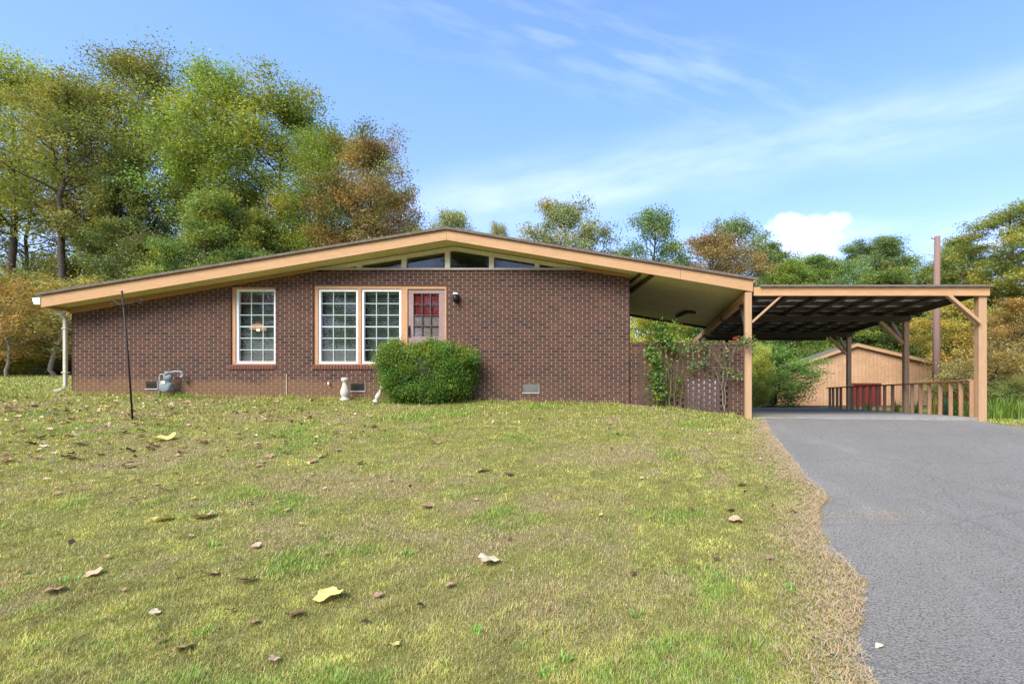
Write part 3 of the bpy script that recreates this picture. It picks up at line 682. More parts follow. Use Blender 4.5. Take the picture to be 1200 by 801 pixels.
# ------------------------------------------------------------------ CARPORT
cp = thing('carport', 'open timber carport with dark flat metal roof at the end of the drive', 'carport', (5, 15, 1.1))
DC = 11.15; CXL, CXR = 2.66, 7.78; CB = 20.0
bz0, bz1 = 3.765, 3.955
MB().box(CXL+.01, CXR+.03, DC, DC+.045, bz0+.002, bz1).build('front_beam', BEAMM, cp, .004)
def post(x0, x1, y0, y1, z0, z1, m=POSTM): return MB().box(x0, x1, y0, y1, z0, z1).build('post', m, cp, .006)
post(2.49, 2.635, DC+.05, DC+.195, 1.0, ftop(XR)-.265)
post(7.60, 7.778, DC+.048, DC+.22, .95, bz1-.012)
MB().bar((2.64, DC+.09, Z(377, DC)), (X(915, DC)+.05, DC+.09, bz0+.03), .045, .10, (0, 1, 0)).build('brace', POSTM, cp, .004)
MB().bar((7.6, DC+.02, Z(377, DC)-.02), (X(1111, DC), DC+.02, bz0+.02), .07, .115, (0, 1, 0)).build('brace', POSTM, cp, .004)
MB().bar((7.69, DC+.24, Z(377, DC)), (7.69, DC+.95, bz0+.02), .09, .09, (1, 0, 0)).build('brace', POSTM, cp, .004)
MB().bar((2.56, DC+.2, Z(385, DC)), (2.56, DC+.85, bz0-.02), .09, .09, (1, 0, 0)).build('brace', DARKW, cp, .004)
OLDP = mat('weathered_post', (.52, .33, .18), (.36, .225, .12), 3, (4, 4, .4), .8, .3)
for yy in (14.25, 18.0):
    post(7.60, 7.74, yy, yy+.14, .95, 3.66, OLDP)
    MB().bar((7.59, yy+.07, 3.05), (6.95, yy+.07, 3.67), .09, .09, (0, 1, 0)).build('brace', OLDP, cp)
    MB().bar((7.67, yy+.15, 3.05), (7.67, yy+.80, 3.67), .09, .09, (1, 0, 0)).build('brace', OLDP, cp)
post(2.49, 2.63, 19.3, 19.44, 1.0, 3.72, OLDP)
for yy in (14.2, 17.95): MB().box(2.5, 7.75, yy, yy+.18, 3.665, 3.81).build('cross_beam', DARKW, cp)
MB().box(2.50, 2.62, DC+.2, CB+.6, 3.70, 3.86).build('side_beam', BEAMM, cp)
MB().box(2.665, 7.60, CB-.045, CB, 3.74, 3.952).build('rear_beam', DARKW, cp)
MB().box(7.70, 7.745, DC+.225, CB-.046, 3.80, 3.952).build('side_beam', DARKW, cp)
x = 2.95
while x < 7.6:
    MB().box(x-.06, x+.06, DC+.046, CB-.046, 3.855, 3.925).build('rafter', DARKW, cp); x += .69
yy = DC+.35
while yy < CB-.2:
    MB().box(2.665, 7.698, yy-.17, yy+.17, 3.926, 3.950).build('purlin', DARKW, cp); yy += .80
cr_ = MB()
nr = 64; xr_ = np.linspace(2.79, 7.84, nr)
for i in range(nr-1):
    z0 = 3.962+(.018 if i % 4 in (0,) else 0); z1 = 3.962+(.018 if (i+1) % 4 in (0,) else 0)
    cr_.wedge(xr_[i], xr_[i+1], z0, z0+.004, z1, z1+.004, DC-.04, CB+.05)
cr_.build('roof', METALU, cp)
MB().box(2.80, 7.85, DC-.06, DC-.042, 3.958, 3.995).build('roof_edge_trim', ROOFM, cp)
MB().tube([(3.70, 19.9, 3.74), (3.70, 19.9, 3.58)], .07, 10).build('hanging_lamp', BLACK, cp)

# handrail
rl = thing('wooden_railing', 'brown timber railing with upright balusters along the right side of carport', 'railing', (7.6, 15, 1.1))
RX = 7.66
zr = lambda y: np.interp(y, [11.4, 12.2, 13, 15, 19.6], [1.962, 1.955, 1.93, 1.915, 1.905])
pts = [11.38, 12.2, 13, 14.2, 16, 18, 19.6]
m = MB()
for a, b_ in zip(pts[:-1], pts[1:]): m.hexa([(RX-.19, a, zr(a)-.035), (RX-.05, a, zr(a)-.035), (RX-.05, b_, zr(b_)-.035), (RX-.19, b_, zr(b_)-.035), (RX-.19, a, zr(a)), (RX-.05, a, zr(a)), (RX-.05, b_, zr(b_)), (RX-.19, b_, zr(b_))])
m.build('top_rail', RAILM, rl)
for pxx in (972.5, 976.3, 981, 985.3, 998.7, 1005, 1012, 1020, 1028, 1036.7, 1046, 1069, 1078.7, 1089, 1101.7, 1114, 1126, 1138.5):
    y = (RX-.12)*F/(pxx-VX); near = pxx > 1060
    MB().box(RX-.165, RX-.075, y-.02, y+.02, 1.119, zr(y)-.036).build('baluster', BALM if near else RAILM, rl, .003)

# ------------------------------------------------------------------ utility pole
up = W(1098, 480, 20); up.z = 1.0
t = thing('utility_pole', 'tall weathered reddish wooden pole behind the carport railing', 'pole', up)
MB().tube([up, Vector((up.x-.02, 20, 4.5)), Vector((X(1098.5, 20), 20, Z(277, 20)))], [.15, .13, .105], 14).build('pole', POLEM, t, 0, True)
MB().tube([(up.x-.14, 19.9, Z(281, 20)), (up.x-.26, 19.9, Z(280.5, 20)), (up.x-.26, 19.9, Z(278.5, 20))], .015, 6).build('insulator', BLACK, t)

# ------------------------------------------------------------------ shed
DSH = 27.0
sx = lambda v: X(v, DSH); sz = lambda v: Z(v, DSH)
shd = thing('wooden_shed', 'tan plywood gabled shed seen behind the carport', 'shed', (sx(1010), DSH+2, 1.0))
a_, b2, c_ = (sx(937), sz(427)), (sx(1003), sz(404.5)), (sx(1092), sz(425))
bx0 = sx(929.5)
w = MB().prism([(bx0, .9), (sx(999), .9), (sx(999), sz(407)), a_, (bx0, sz(428.5))], DSH, DSH+.12)
w.prism([(sx(999), sz(449.5)), (sx(1032), sz(449.5)), (sx(1032), sz(412)), b2, (sx(999), sz(407))], DSH, DSH+.12)
w.prism([(sx(1032), .9), (c_[0], .9), c_, (sx(1032), sz(412))], DSH, DSH+.12)
w.box(bx0, bx0+.12, DSH+.121, DSH+3.2, .9, sz(429)); w.box(c_[0]-.12, c_[0], DSH+.121, DSH+3.2, .9, sz(426))
w.build('wall', SHEDM, shd)
sr = MB(); k1 = (b2[1]-a_[1])/(b2[0]-a_[0]); k2 = (b2[1]-c_[1])/(c_[0]-b2[0])
sr.wedge(sx(926), b2[0], a_[1]-k1*(a_[0]-sx(926))+.02, a_[1]-k1*(a_[0]-sx(926))+.12, b2[1]+.02, b2[1]+.12, DSH-.15, DSH+3.4)
sr.wedge(b2[0], sx(1100), b2[1]+.02, b2[1]+.12, c_[1]-k2*(sx(1100)-c_[0])+.02, c_[1]-k2*(sx(1100)-c_[0])+.12, DSH-.15, DSH+3.4)
sro = sr.build('roof', ROOFM, shd)
sr = MB(); 
sr.wedge(sx(925.5), b2[0], a_[1]-k1*(a_[0]-sx(925.5))-.09, a_[1]-k1*(a_[0]-sx(925.5))+.06, b2[1]-.07, b2[1]+.08, DSH-.19, DSH-.152)
sr.wedge(b2[0], sx(1100.5), b2[1]-.07, b2[1]+.08, c_[1]-k2*(sx(1100.5)-c_[0])-.09, c_[1]-k2*(sx(1100.5)-c_[0])+.06, DSH-.19, DSH-.152)
sr.build('fascia', FASC, sro)
rd = MB()
z = 1.0
while z < sz(451.5): rd.hexa([(sx(1001), DSH+.04, z), (sx(1030.5), DSH+.04, z), (sx(1030.5), DSH+.08, z), (sx(1001), DSH+.08, z), (sx(1001), DSH+.0, z+.09), (sx(1030.5), DSH+.0, z+.09), (sx(1030.5), DSH+.08, z+.09), (sx(1001), DSH+.08, z+.09)]); z += .1
dd = rd.build('door', REDD, shd); dd['label'] = 'red ribbed roll-up door'
MB().box(sx(998), sx(1032.5), DSH-.03, DSH-.001, sz(450.6), sz(448.6)).box(sx(998), sx(1000.8), DSH-.03, DSH-.001, 1.0, sz(450.7)).box(sx(1030.7), sx(1032.5), DSH-.03, DSH-.001, 1.0, sz(450.7)).build('door_frame', DRED, shd)

# ------------------------------------------------------------------ foliage kit
class Tubes:
    def __init__(s): s.v = []; s.f = []; s.n = 0
    def add(s, P, R, k=6):
        P = np.asarray(P, float); n = len(P); T = np.gradient(P, axis=0); T /= np.linalg.norm(T, axis=1)[:, None]+1e-9
        ref = np.array([1., 0, 0]) if abs(T[0, 0]) < .8 else np.array([0, 1., 0])
        A = ref-T*(T@ref)[:, None]; A /= np.linalg.norm(A, axis=1)[:, None]+1e-9; B = np.cross(T, A)
        a = np.arange(k)*2*np.pi/k
        V = P[:, None]+(A[:, None]*np.cos(a)[None, :, None]+B[:, None]*np.sin(a)[None, :, None])*np.asarray(R)[:, None, None]
        i = np.arange(n-1)[:, None]*k; j = np.arange(k)[None, :]; j2 = (j+1) % k
        s.f.append((np.stack([i+j, i+j2, i+k+j2, i+k+j], -1).reshape(-1, 4)+s.n)); s.v.append(V.reshape(-1, 3)); s.n += n*k
    def mesh(s, name):
        f = np.concatenate(s.f); me = np_mesh(name, np.concatenate(s.v), f, np.full(len(f), 4))
        me.polygons.foreach_set('use_smooth', np.ones(len(f), bool)); return me
def leaf_quads(C, size, rs, aspect=.6, flat=.0, dirs=None):
    n = len(C); a = rs.normal(size=(n, 3)) if dirs is None else dirs
    a /= np.linalg.norm(a, axis=1)[:, None]+1e-9
    nr = rs.normal(size=(n, 3)); nr[:, 2] += flat; b = np.cross(nr, a); b /= np.linalg.norm(b, axis=1)[:, None]+1e-9
    L = (size*rs.uniform(.6, 1.35, n))[:, None]; a = a*L/2; b = b*L*aspect/2; u = np.cross(a, b); u = u/(np.linalg.norm(u, axis=1)[:, None]+1e-9)*L*.12
    V = np.stack([C-a, C+b*.9-a*.1+u, C+a, C-b*.9-a*.1+u], 1)
    return V.reshape(-1, 3)
def tints(n, clump, rs, spread=.17, accents=()):
    """colour of leaves, by kind of clump: lighter, darker, yellower"""
    nc = clump.max()+1
    cv = np.exp(rs.normal(0, spread, nc)); hue = rs.normal(0, 1, nc)
    c = np.ones((n, 3))*cv[clump][:, None]*np.exp(rs.normal(0, .13, n))[:, None]
    h = hue[clump]+rs.normal(0, .6, n)
    c[:, 0] *= np.exp(.16*h); c[:, 1] *= np.exp(.03*h); c[:, 2] *= np.exp(-.12*h)
    for frac, col in accents:
        pick = rs.rand(nc) < frac; m = pick[clump]; c[m] *= np.array(col)
    return c
def ball(rs, n):             # points in a ragged round clump, none straying far out
    p = rs.normal(0, 1, (n, 3)); p /= np.linalg.norm(p, axis=1)[:, None]
    return p*(rs.rand(n)**.5*(1+.18*rs.normal(0, 1, n).clip(-1.5, 1.8)))[:, None]
def tree_mesh(seed, h=18, base=.35, rx=3.6, nb=34, leaf=.17, per=55, cl=.6, shape='oval', tr=.2, kind='hard', lean=.4, accents=(), topgap=.0, sub=4, flat=.6):
    rs = np.random.RandomState(seed); T = Tubes()
    n = 12; t = np.linspace(0, 1, n); wob = np.cumsum(rs.normal(0, .12, (n, 2)), 0); wob -= wob[0]
    P = np.stack([wob[:, 0]+lean*t*t, wob[:, 1], t*h*.97], 1); R = tr*(1-t)**.75+.02
    T.add(P, R, 8)
    C = []; ci = []; k = 0
    for i in range(nb):
        u = base+(1-base)*((i+rs.rand())/nb); z = u*h*.96
        at = np.array([np.interp(u, t, P[:, 0]), np.interp(u, t, P[:, 1]), z])
        v = (u-base)/(1-base)
        if shape == 'oval': rr = rx*(math.sin(math.pi*min(1, .12+.85*v))**.7)
        elif shape == 'pine': rr = rx*((1-v)**.7*.9+.12)*(.55+.45*min(1, v*4))
        elif shape == 'round': rr = rx*math.sqrt(max(.05, 1-(2*v-.95)**2))
        else: rr = rx*(.35+.65*(1-v))
        rr *= rs.uniform(.6, 1.12)
        az = i*2.399+rs.normal(0, .4); up = rs.uniform(.15, .6) if kind == 'hard' else rs.uniform(-.05, .3)
        if v > .8 and kind == 'hard': up += .9
        m = 6; s = np.linspace(0, 1, m)
        d = np.array([math.cos(az), math.sin(az), up]); d /= np.linalg.norm(d[:2])+.3*up
        Q = at+d*rr*s[:, None]; Q[:, 2] += (.18*rr*s*s if kind == 'hard' else -.06*rr*s); Q[1:] += rs.normal(0, .07*rr/3, (m-1, 3))
        r0 = max(.015, tr*.42*(1-u)**.5); T.add(Q, r0*(1-s)**.8+.008, 5)
        for j in range(sub):
            f = rs.uniform(.3, 1.0) if j else 1.0
            b0 = np.array([np.interp(f, s, Q[:, a]) for a in range(3)])
            dd = d+rs.normal(0, .55, 3); dd /= np.linalg.norm(dd); ln = rr*rs.uniform(.18, .42)
            e = b0+dd*ln if j else b0
            if j: T.add(np.array([b0, (b0+e)/2+rs.normal(0, .05, 3), e]), [r0*.4+.006, r0*.25+.005, .004], 4)
            nl = int(per*rs.uniform(.6, 1.4)); sc = cl*rs.uniform(.7, 1.25)
            if kind == 'hard':
                p = e+ball(rs, nl)*np.array([sc, sc, sc*.76])*1.42
            else:
                p = e+ball(rs, nl)*np.array([sc, sc, sc*.7])*1.25
            if j == 0 and topgap and rs.rand() < topgap: continue
            C.append(p); ci.append(np.full(nl, k)); k += 1
    C = np.concatenate(C); ci = np.concatenate(ci)
    V = leaf_quads(C, leaf, rs, .62 if kind == 'hard' else .28, flat)
    me = np_mesh('crown', V, np.arange(len(V)), np.full(len(C), 4), np.repeat(tints(len(C), ci, rs, accents=accents), 4, 0))
    me.materials.append(LEAF)
    return T.mesh('trunk'), me
PROTO = {}
def proto(key, bark, **kw):
    t, c = tree_mesh(**kw); t.materials.append(bark)
    v = np.empty(len(c.vertices)*3, np.float32); c.vertices.foreach_get('co', v); v = v.reshape(-1, 3)
    PROTO[key] = (t, c, float(np.percentile(v[:, 2], 99.7)), float(np.percentile(np.hypot(v[:, 0]-v[:, 0].mean(), v[:, 1]-v[:, 1].mean()), 95)))
proto('oakA', BARK, seed=1, h=18, base=.50, rx=4.2, nb=46, per=230, cl=.80, leaf=.135, sub=5, flat=1.4, accents=())
proto('oakB', BARK, seed=2, h=18, base=.34, rx=4.6, nb=50, per=230, cl=.82, leaf=.135, sub=5, flat=1.4, accents=((.04, (1.5, .7, .6)),))
proto('oakC', BARK, seed=3, h=18, base=.40, rx=3.6, nb=44, per=230, cl=.72, leaf=.135, sub=5, flat=1.4, lean=-.5)
proto('brownA', BARK, seed=4, h=18, base=.30, rx=3.8, nb=50, per=230, cl=.75, leaf=.14, sub=5, flat=1., accents=((.3, (.75, 1.12, .9)),))
proto('sparse', BARK, seed=5, h=18, base=.45, rx=3.2, nb=34, per=95, cl=.6, leaf=.14, sub=4, flat=1., lean=1.0)
proto('airy', BARK, seed=6, h=14, base=.38, rx=3.0, nb=50, per=110, cl=.55, leaf=.15, shape='round')
proto('airyB', BARK, seed=16, h=14, base=.40, rx=3.4, nb=56, per=170, cl=.6, leaf=.14, shape='round')
proto('pineA', BARK, seed=7, h=18, base=.30, rx=3.0, nb=60, per=230, cl=.62, leaf=.20, shape='pine', flat=1., kind='pine', sub=4)
proto('pineB', BARK, seed=8, h=18, base=.45, rx=3.0, nb=46, per=170, cl=.62, leaf=.20, shape='round', flat=.7, kind='pine', sub=4)
proto('pineLow', BARK, seed=9, h=14, base=.10, rx=3.4, nb=64, per=220, cl=.66, leaf=.19, flat=1., shape='pine', kind='pine', sub=4)
proto('small', PALEB, seed=10, h=6, base=.22, rx=2.3, nb=40, per=70, cl=.42, leaf=.11, tr=.065, shape='round', lean=.8)
proto('smallB', BARK, seed=12, h=6, base=.10, rx=2.4, nb=56, per=130, cl=.48, leaf=.11, tr=.07, shape='round')
proto('shrub', BARK, seed=11, h=3, base=.03, rx=1.7, nb=36, per=120, cl=.36, leaf=.09, tr=.04, shape='round')
proto('bigshrub', BARK, seed=13, h=3.4, base=.02, rx=1.5, nb=48, per=130, cl=.32, leaf=.08, tr=.05, shape='cone')
NT = {'n': 0}
def plant(key, name, label, cat, pxx, top, d, wpx=None, color=(.1, .13, .03), rot=None, group=None, zb=None, xw=None, tone=1.0):
    tr, cr, h0, r0 = PROTO[key]
    x = X(pxx, d) if xw is None else xw
    z = float(H(x, d))-.05 if zb is None else zb
    hh = Z(top, d)-z; sc = hh/h0; sw = sc if wpx is None else (wpx/F*d)/(2*r0*.95)
    r = thing(name, label, cat, (x, d, z), group)
    a = link_mesh('trunk' if 'shrub' not in name else 'stem', tr, r); b_ = link_mesh('crown' if 'shrub' not in name else 'foliage', cr, r)
    r.scale = (sw, sw, sc); r.rotation_euler = (0, 0, rot if rot is not None else NT['n']*1.7)
    NT['n'] += 1
    tone = tone*(1.7 if pxx > 480 else 1.65); b_.color = (color[0]*tone, color[1]*tone, color[2]*tone, 1); return r
YG = (.24, .265, .045); GR = (.19, .25, .045); DG = (.15, .18, .045); OL = (.24, .225, .06); BR = (.205, .14, .052); OR = (.29, .19, .055); YL = (.42, .33, .045); PG = (.15, .20, .042); PL=(.20,.24,.075)
WG = 'tall trees rising behind the left side of the house'
trees = [
 ('oakA', 'broadleaf_tree', 'tall yellow-green tree cut by the left photo edge', 2, 48, 25, 190, YG, 3.0),
 ('oakB', 'broadleaf_tree', 'tallest olive green tree with a clump of red leaves', 172, 66, 27, 165, (.155, .17, .034), 1.0),
 ('oakC', 'broadleaf_tree', 'tall green tree just right of the tallest tree', 245, 84, 26, 130, GR, 2.0),
 ('oakA', 'broadleaf_tree', 'broad green tree whose crown slopes down towards the roof ridge', 318, 104, 27, 165, (.165, .195, .03), .3),
 ('oakB', 'broadleaf_tree', 'bright green tree beside the brown autumn tree', 372, 152, 25, 135, (.15, .195, .03), 4.0),
 ('brownA', 'broadleaf_tree', 'rusty brown autumn tree above the left roof slope', 434, 156, 24.5, 112, BR, 1.0),
 ('brownA', 'broadleaf_tree', 'olive brown tree half hidden by the left roof slope', 455, 215, 30, 80, OL, 2.5),
 ('sparse', 'broadleaf_tree', 'thin-leaved tree with bare dark limbs near the left edge', 62, 88, 23, 130, (.15, .16, .04), .6),
 ('sparse', 'broadleaf_tree', 'sparse leaning tree showing sky left of the tallest tree', 112, 92, 24.5, 110, (.16, .17, .04), 2.2),
 ('pineA', 'pine_tree', 'dark pine rising behind the left roof slope', 140, 170, 24, 62, DG, 0),
 ('pineLow', 'pine_tree', 'bushy dark green pine behind the left roof slope', 235, 225, 22, 100, PG, 0),
 ('pineLow', 'pine_tree', 'young pine close behind the fascia below the bright green tree', 300, 245, 23, 95, (.15, .19, .04), 2),
 ('sparse', 'broadleaf_tree', 'slim dark-limbed tree among the leftmost tree trunks', 25, 170, 27, 80, (.12, .14, .04), 1),
 ('airy', 'broadleaf_tree', 'small pale tree peeping over the roof ridge', 526, 244, 40, 68, (.20, .22, .08), 1),
 ('airy', 'broadleaf_tree', 'tiny treetop just right of the roof ridge', 590, 262, 46, 34, (.22, .22, .09), 3),
 ('airyB', 'broadleaf_tree', 'round pale green treetop above the middle of the right roof slope', 665, 240, 38, 105, (.19, .20, .075), 2),
 ('airy', 'broadleaf_tree', 'loose green treetop with gaps above the right roof slope', 772, 252, 34, 82, (.12, .18, .07), 4),
 ('airyB', 'broadleaf_tree', 'rust-coloured autumn treetop above the roof end', 843, 274, 36, 105, (.20, .14, .05), 1),
 ('airy', 'broadleaf_tree', 'dark lacy treetop right of the rust-coloured one', 872, 254, 42, 85, (.14, .19, .075), 2),
 ('pineA', 'pine_tree', 'pine with open top above the carport beam joint', 905, 284, 44, 80, (.12, .17, .05), 2),
 ('pineLow', 'pine_tree', 'bright green pine above the left end of the carport beam', 925, 305, 36, 110, (.15, .21, .045), 1),
 ('pineA', 'pine_tree', 'pine above the left middle of the carport roof', 968, 300, 42, 85, (.12, .18, .045), 3),
 ('pineB', 'pine_tree', 'pine with ragged dark top above the carport roof', 1008, 286, 46, 75, (.13, .18, .065), 3),
 ('airyB', 'pine_tree', 'pale green ragged treetop above the middle of the carport roof', 985, 306, 43, 90, (.15, .21, .07), 2.1),
 ('airy', 'pine_tree', 'pale open treetop between the ragged pines over the carport', 1060, 296, 45, 85, (.14, .20, .07), 1.1),
 ('airyB', 'pine_tree', 'pale treetop close left of the cloud and roof end', 940, 300, 45, 80, (.15, .21, .07), .4),
 ('pineA', 'pine_tree', 'tall ragged pine directly left of the wooden pole', 1034, 282, 46, 85, (.13, .18, .065), 5),
 ('pineLow', 'pine_tree', 'broad pine at the foot of the ragged pines', 1020, 322, 38, 120, (.13, .18, .045), 5),
 ('pineLow', 'pine_tree', 'green pine just behind the wooden pole', 1085, 312, 34, 100, (.14, .18, .045), 5),
 ('pineB', 'pine_tree', 'big light green pine with pale trunk at the right edge', 1172, 246, 25, 130, (.20, .225, .06), 4),
 ('pineA', 'pine_tree', 'light green pine right of the wooden pole', 1132, 276, 27, 95, (.20, .22, .06), 2),
 ('pineA', 'pine_tree', 'tall pine cut by the right photo edge', 1225, 235, 24, 130, (.19, .22, .06), 1),
 ('airyB', 'broadleaf_tree', 'yellow-leaved tree behind the right carport post', 1128, 352, 24, 95, (.30, .25, .05), 1),
 ('airyB', 'broadleaf_tree', 'brown-leaved tree right of the carport', 1192, 350, 21, 100, (.26, .185, .06), 4),
 ('pineLow', 'pine_tree', 'dark pine filling the wood behind the shed', 1060, 345, 36, 100, (.08, .11, .035), 4),
 ('pineLow', 'pine_tree', 'dark green tree behind the shed roof', 985, 350, 38, 110, (.09, .13, .035), 3),
 ('oakC', 'broadleaf_tree', 'yellow-green tree seen under the house overhang', 762, 345, 27, 85, (.30, .30, .05), 3),
 ('pineLow', 'pine_tree', 'green tree seen under the far end of the overhang', 812, 352, 29, 90, (.12, .17, .04), 2),
 ('pineLow', 'pine_tree', 'green tree behind the left carport post', 865, 340, 33, 110, (.12, .17, .04), 1),
]
for key, nm, lb_, pxx, top, d, wpx, col, rot in trees:
    plant(key, nm, lb_, 'tree', pxx, top, d, wpx, col, rot, WG if pxx < 470 else 'trees rising behind the roof and carport')
# small trees and understory
plant('small', 'small_tree', 'small tree with pale forked trunk left of the downspout', 'tree', 66, 318, 19.5, 140, (.21, .19, .06), .4)
plant('small', 'small_tree', 'orange-leaved sapling at the left photo edge', 'tree', 8, 318, 18.5, 90, OR, 2.2)
plant('smallB', 'small_tree', 'green and yellow bushy tree under the orange sapling', 'tree', -12, 365, 19.5, 100, (.19, .19, .03), 1.2)
und = [(-70, 318, 24, 150, OL), (0, 325, 25, 110, (.17, .15, .035)), (60, 318, 24, 110, (.19, .17, .04)), (125, 305, 25, 110, (.13, .14, .035)), (185, 282, 24, 110, (.10, .12, .03)), (250, 275, 25, 120, (.12, .15, .03)), (320, 262, 26, 120, (.13, .16, .03)), (400, 262, 28, 110, (.15, .15, .035))]
ul = ['far left beyond the photo edge', 'behind the orange sapling', 'behind the pale forked trunk', 'above the left end of the roof', 'over the left third of the roof slope', 'behind the window side of the roof slope', 'below the broad sloping green crown', 'below the rusty brown tree']
for i, (a, tp, d, w_, c) in enumerate(und):
    plant('smallB', 'understory_tree', 'dense low tree '+ul[i], 'tree', a, tp, d, w_, c, i*1.3, 'dense low trees under the tall ones')
sh_ = [(-90, 395, 23), (-40, 392, 22.5), (5, 398, 23), (45, 402, 22.5), (85, 398, 23)]
for i, (a, tp, d) in enumerate(sh_):
    plant('shrub', 'wood_edge_shrub', 'dark shrub at the wood edge, '+['farthest left', 'second from the left', 'in the middle of its row', 'behind the pale forked trunk', 'nearest the downspout'][i], 'shrub', a, tp, d, 75, (.06, .065, .022), i*2.1, 'dark shrubs at the wood edge')
rs_l = [(900, 400, 23.5, 96, (.10, .18, .035), 'round bright green shrub between left carport post and shed', 'shrub'),
        (880, 402, 21.6, 40, (.27, .30, .06), 'yellow-green shrub just right of the left carport post', 'bigshrub'),
        (780, 385, 22, 90, (.22, .26, .045), 'leafy green shrub behind the pierced screen wall', 'shrub'),
        (745, 392, 20.5, 60, (.36, .36, .05), 'yellow shrub at the house corner behind the screen wall', 'shrub'),
        (830, 390, 23, 80, (.13, .19, .04), 'green shrub behind the middle of the screen wall', 'shrub'),
        (960, 400, 34, 90, (.11, .16, .035), 'shrub peeping over the left slope of the shed roof', 'shrub'),
        (1050, 395, 36, 120, (.08, .10, .03), 'dark shrub behind the right slope of the shed roof', 'shrub'),
        (1130, 385, 22.5, 75, (.26, .20, .045), 'brown and yellow shrub right of the wooden pole', 'shrub'),
        (1118, 432, 19, 50, (.20, .17, .05), 'olive shrub at the foot of the wooden pole', 'shrub'),
        (1178, 398, 17.5, 90, (.21, .165, .055), 'brown leafy shrub right of the big carport post', 'shrub'),
        (1215, 380, 19, 90, (.20, .16, .045), 'brown shrub cut by the right photo edge', 'shrub'),
        (1185, 440, 16, 60, (.12, .14, .035), 'low green shrub behind the spiky plants', 'shrub'),
        (1150, 405, 21, 70, (.30, .25, .06), 'yellow shrub seen behind the big carport post', 'shrub')]
for a, tp, d, w_, c, l_, k_ in rs_l: plant(k_, 'shrub', l_, 'shrub', a, tp, d, w_, c, a*.1, 'shrubs behind the carport')
# wood floor and far wood beyond: one distant mass
def far_wood(seed):
    rs = np.random.RandomState(seed); C = []; cid = []; k = 0
    for i in range(420):
        x = rs.uniform(-75, 60); y = rs.uniform(50, 66); hgt = 9+4*fbm(x*.1, 0*x, 3, 3) if x > -25 else 16
        for j in range(7):
            n = 34; c = np.array([x, y, .5+hgt*rs.rand()**.9]); C.append(c+rs.normal(0, 1, (n, 3))*np.array([1.5, 1.2, 1.1])); cid.append(np.full(n, k)); k += 1
    C = np.concatenate(C); cid = np.concatenate(cid)
    return np_mesh('far_wood', leaf_quads(C, .42, rs, .7), np.arange(len(C)*4), np.full(len(C), 4), np.repeat(tints(len(C), cid, rs), 4, 0))
o = link_mesh('far_wood', far_wood(5), None, LEAF); o.color = (.20, .25, .07, 1); tag(o, 'distant mixed green wood closing the view behind house and carport', 'wood', kind='stuff')

# ------------------------------------------------------------------ clipped bush
def bush():
    rs = np.random.RandomState(3); n = 52000; c0 = hit(502, 476); cy = c0.y+.62; cx = X(501, cy); zb = float(H(cx, cy))
    C = []; cid = []; 
    nc = 520
    for k in range(nc):
        while True:
            q_ = rs.uniform(-1, 1, 3); v_ = (np.abs(q_)**4.6).sum()
            if .38 < v_ < 1: break
        a = math.atan2(q_[1], q_[0]); lump = 1+.07*math.sin(3*a+1)+.05*math.sin(5*a+q_[2]*4)
        wz = 1.0 if q_[2] > -.3 else 1-.12*(-.3-q_[2])
        c = np.array([cx+q_[0]*.93*lump*wz, cy+q_[1]*.56*lump*wz, zb+.65+q_[2]*(.60+.05*math.sin(a*4)+.04*math.sin(q_[0]*7))])
        m = 190; p = c+rs.normal(0, 1, (m, 3))*np.array([.085, .085, .07]); C.append(p); cid.append(np.full(m, k))
    # upper right tuft that juts out
    for k in range(14):
        c = np.array([cx+.95+rs.uniform(-.1, .22), cy-.2+rs.uniform(-.2, .2), zb+1.02+rs.uniform(-.15, .12)]); m = 90
        C.append(c+rs.normal(0, .07, (m, 3))); cid.append(np.full(m, nc+k))
    C = np.concatenate(C); cid = np.concatenate(cid)
    V = leaf_quads(C, .040, rs, .55, .8)
    t = tints(len(C), cid, rs, .22, ((.05, (1.9, 1.1, .7)),))
    hi = sst(.8, 1.4, C[:, 2]-zb); t[:, 0] *= 1+.35*hi; t[:, 1] *= 1+.15*hi   # leaves yellower and lighter towards the top
    me = np_mesh('foliage', V-np.array([cx, cy, zb]), np.arange(len(V)), np.full(len(C), 4), np.repeat(t, 4, 0)); me.materials.append(LEAF)
    r = thing('clipped_bush', 'rounded dense green bush in front of the door', 'bush', (cx, cy, zb))
    f = link_mesh('foliage', me, r); f.color = (.145, .255, .035, 1)
    T = Tubes()
    for i in range(26):
        a = rs.uniform(0, 2*np.pi); e = np.array([math.cos(a)*.75, math.sin(a)*.45, rs.uniform(.5, 1.1)]); s_ = e*np.array([.25, .25, 0])
        T.add(np.array([s_, (s_+e)/2+rs.normal(0, .05, 3), e]), [.018, .012, .005], 5)
    tm = T.mesh('stem'); tm.materials.append(BARK); link_mesh('stem', tm, r)
bush()

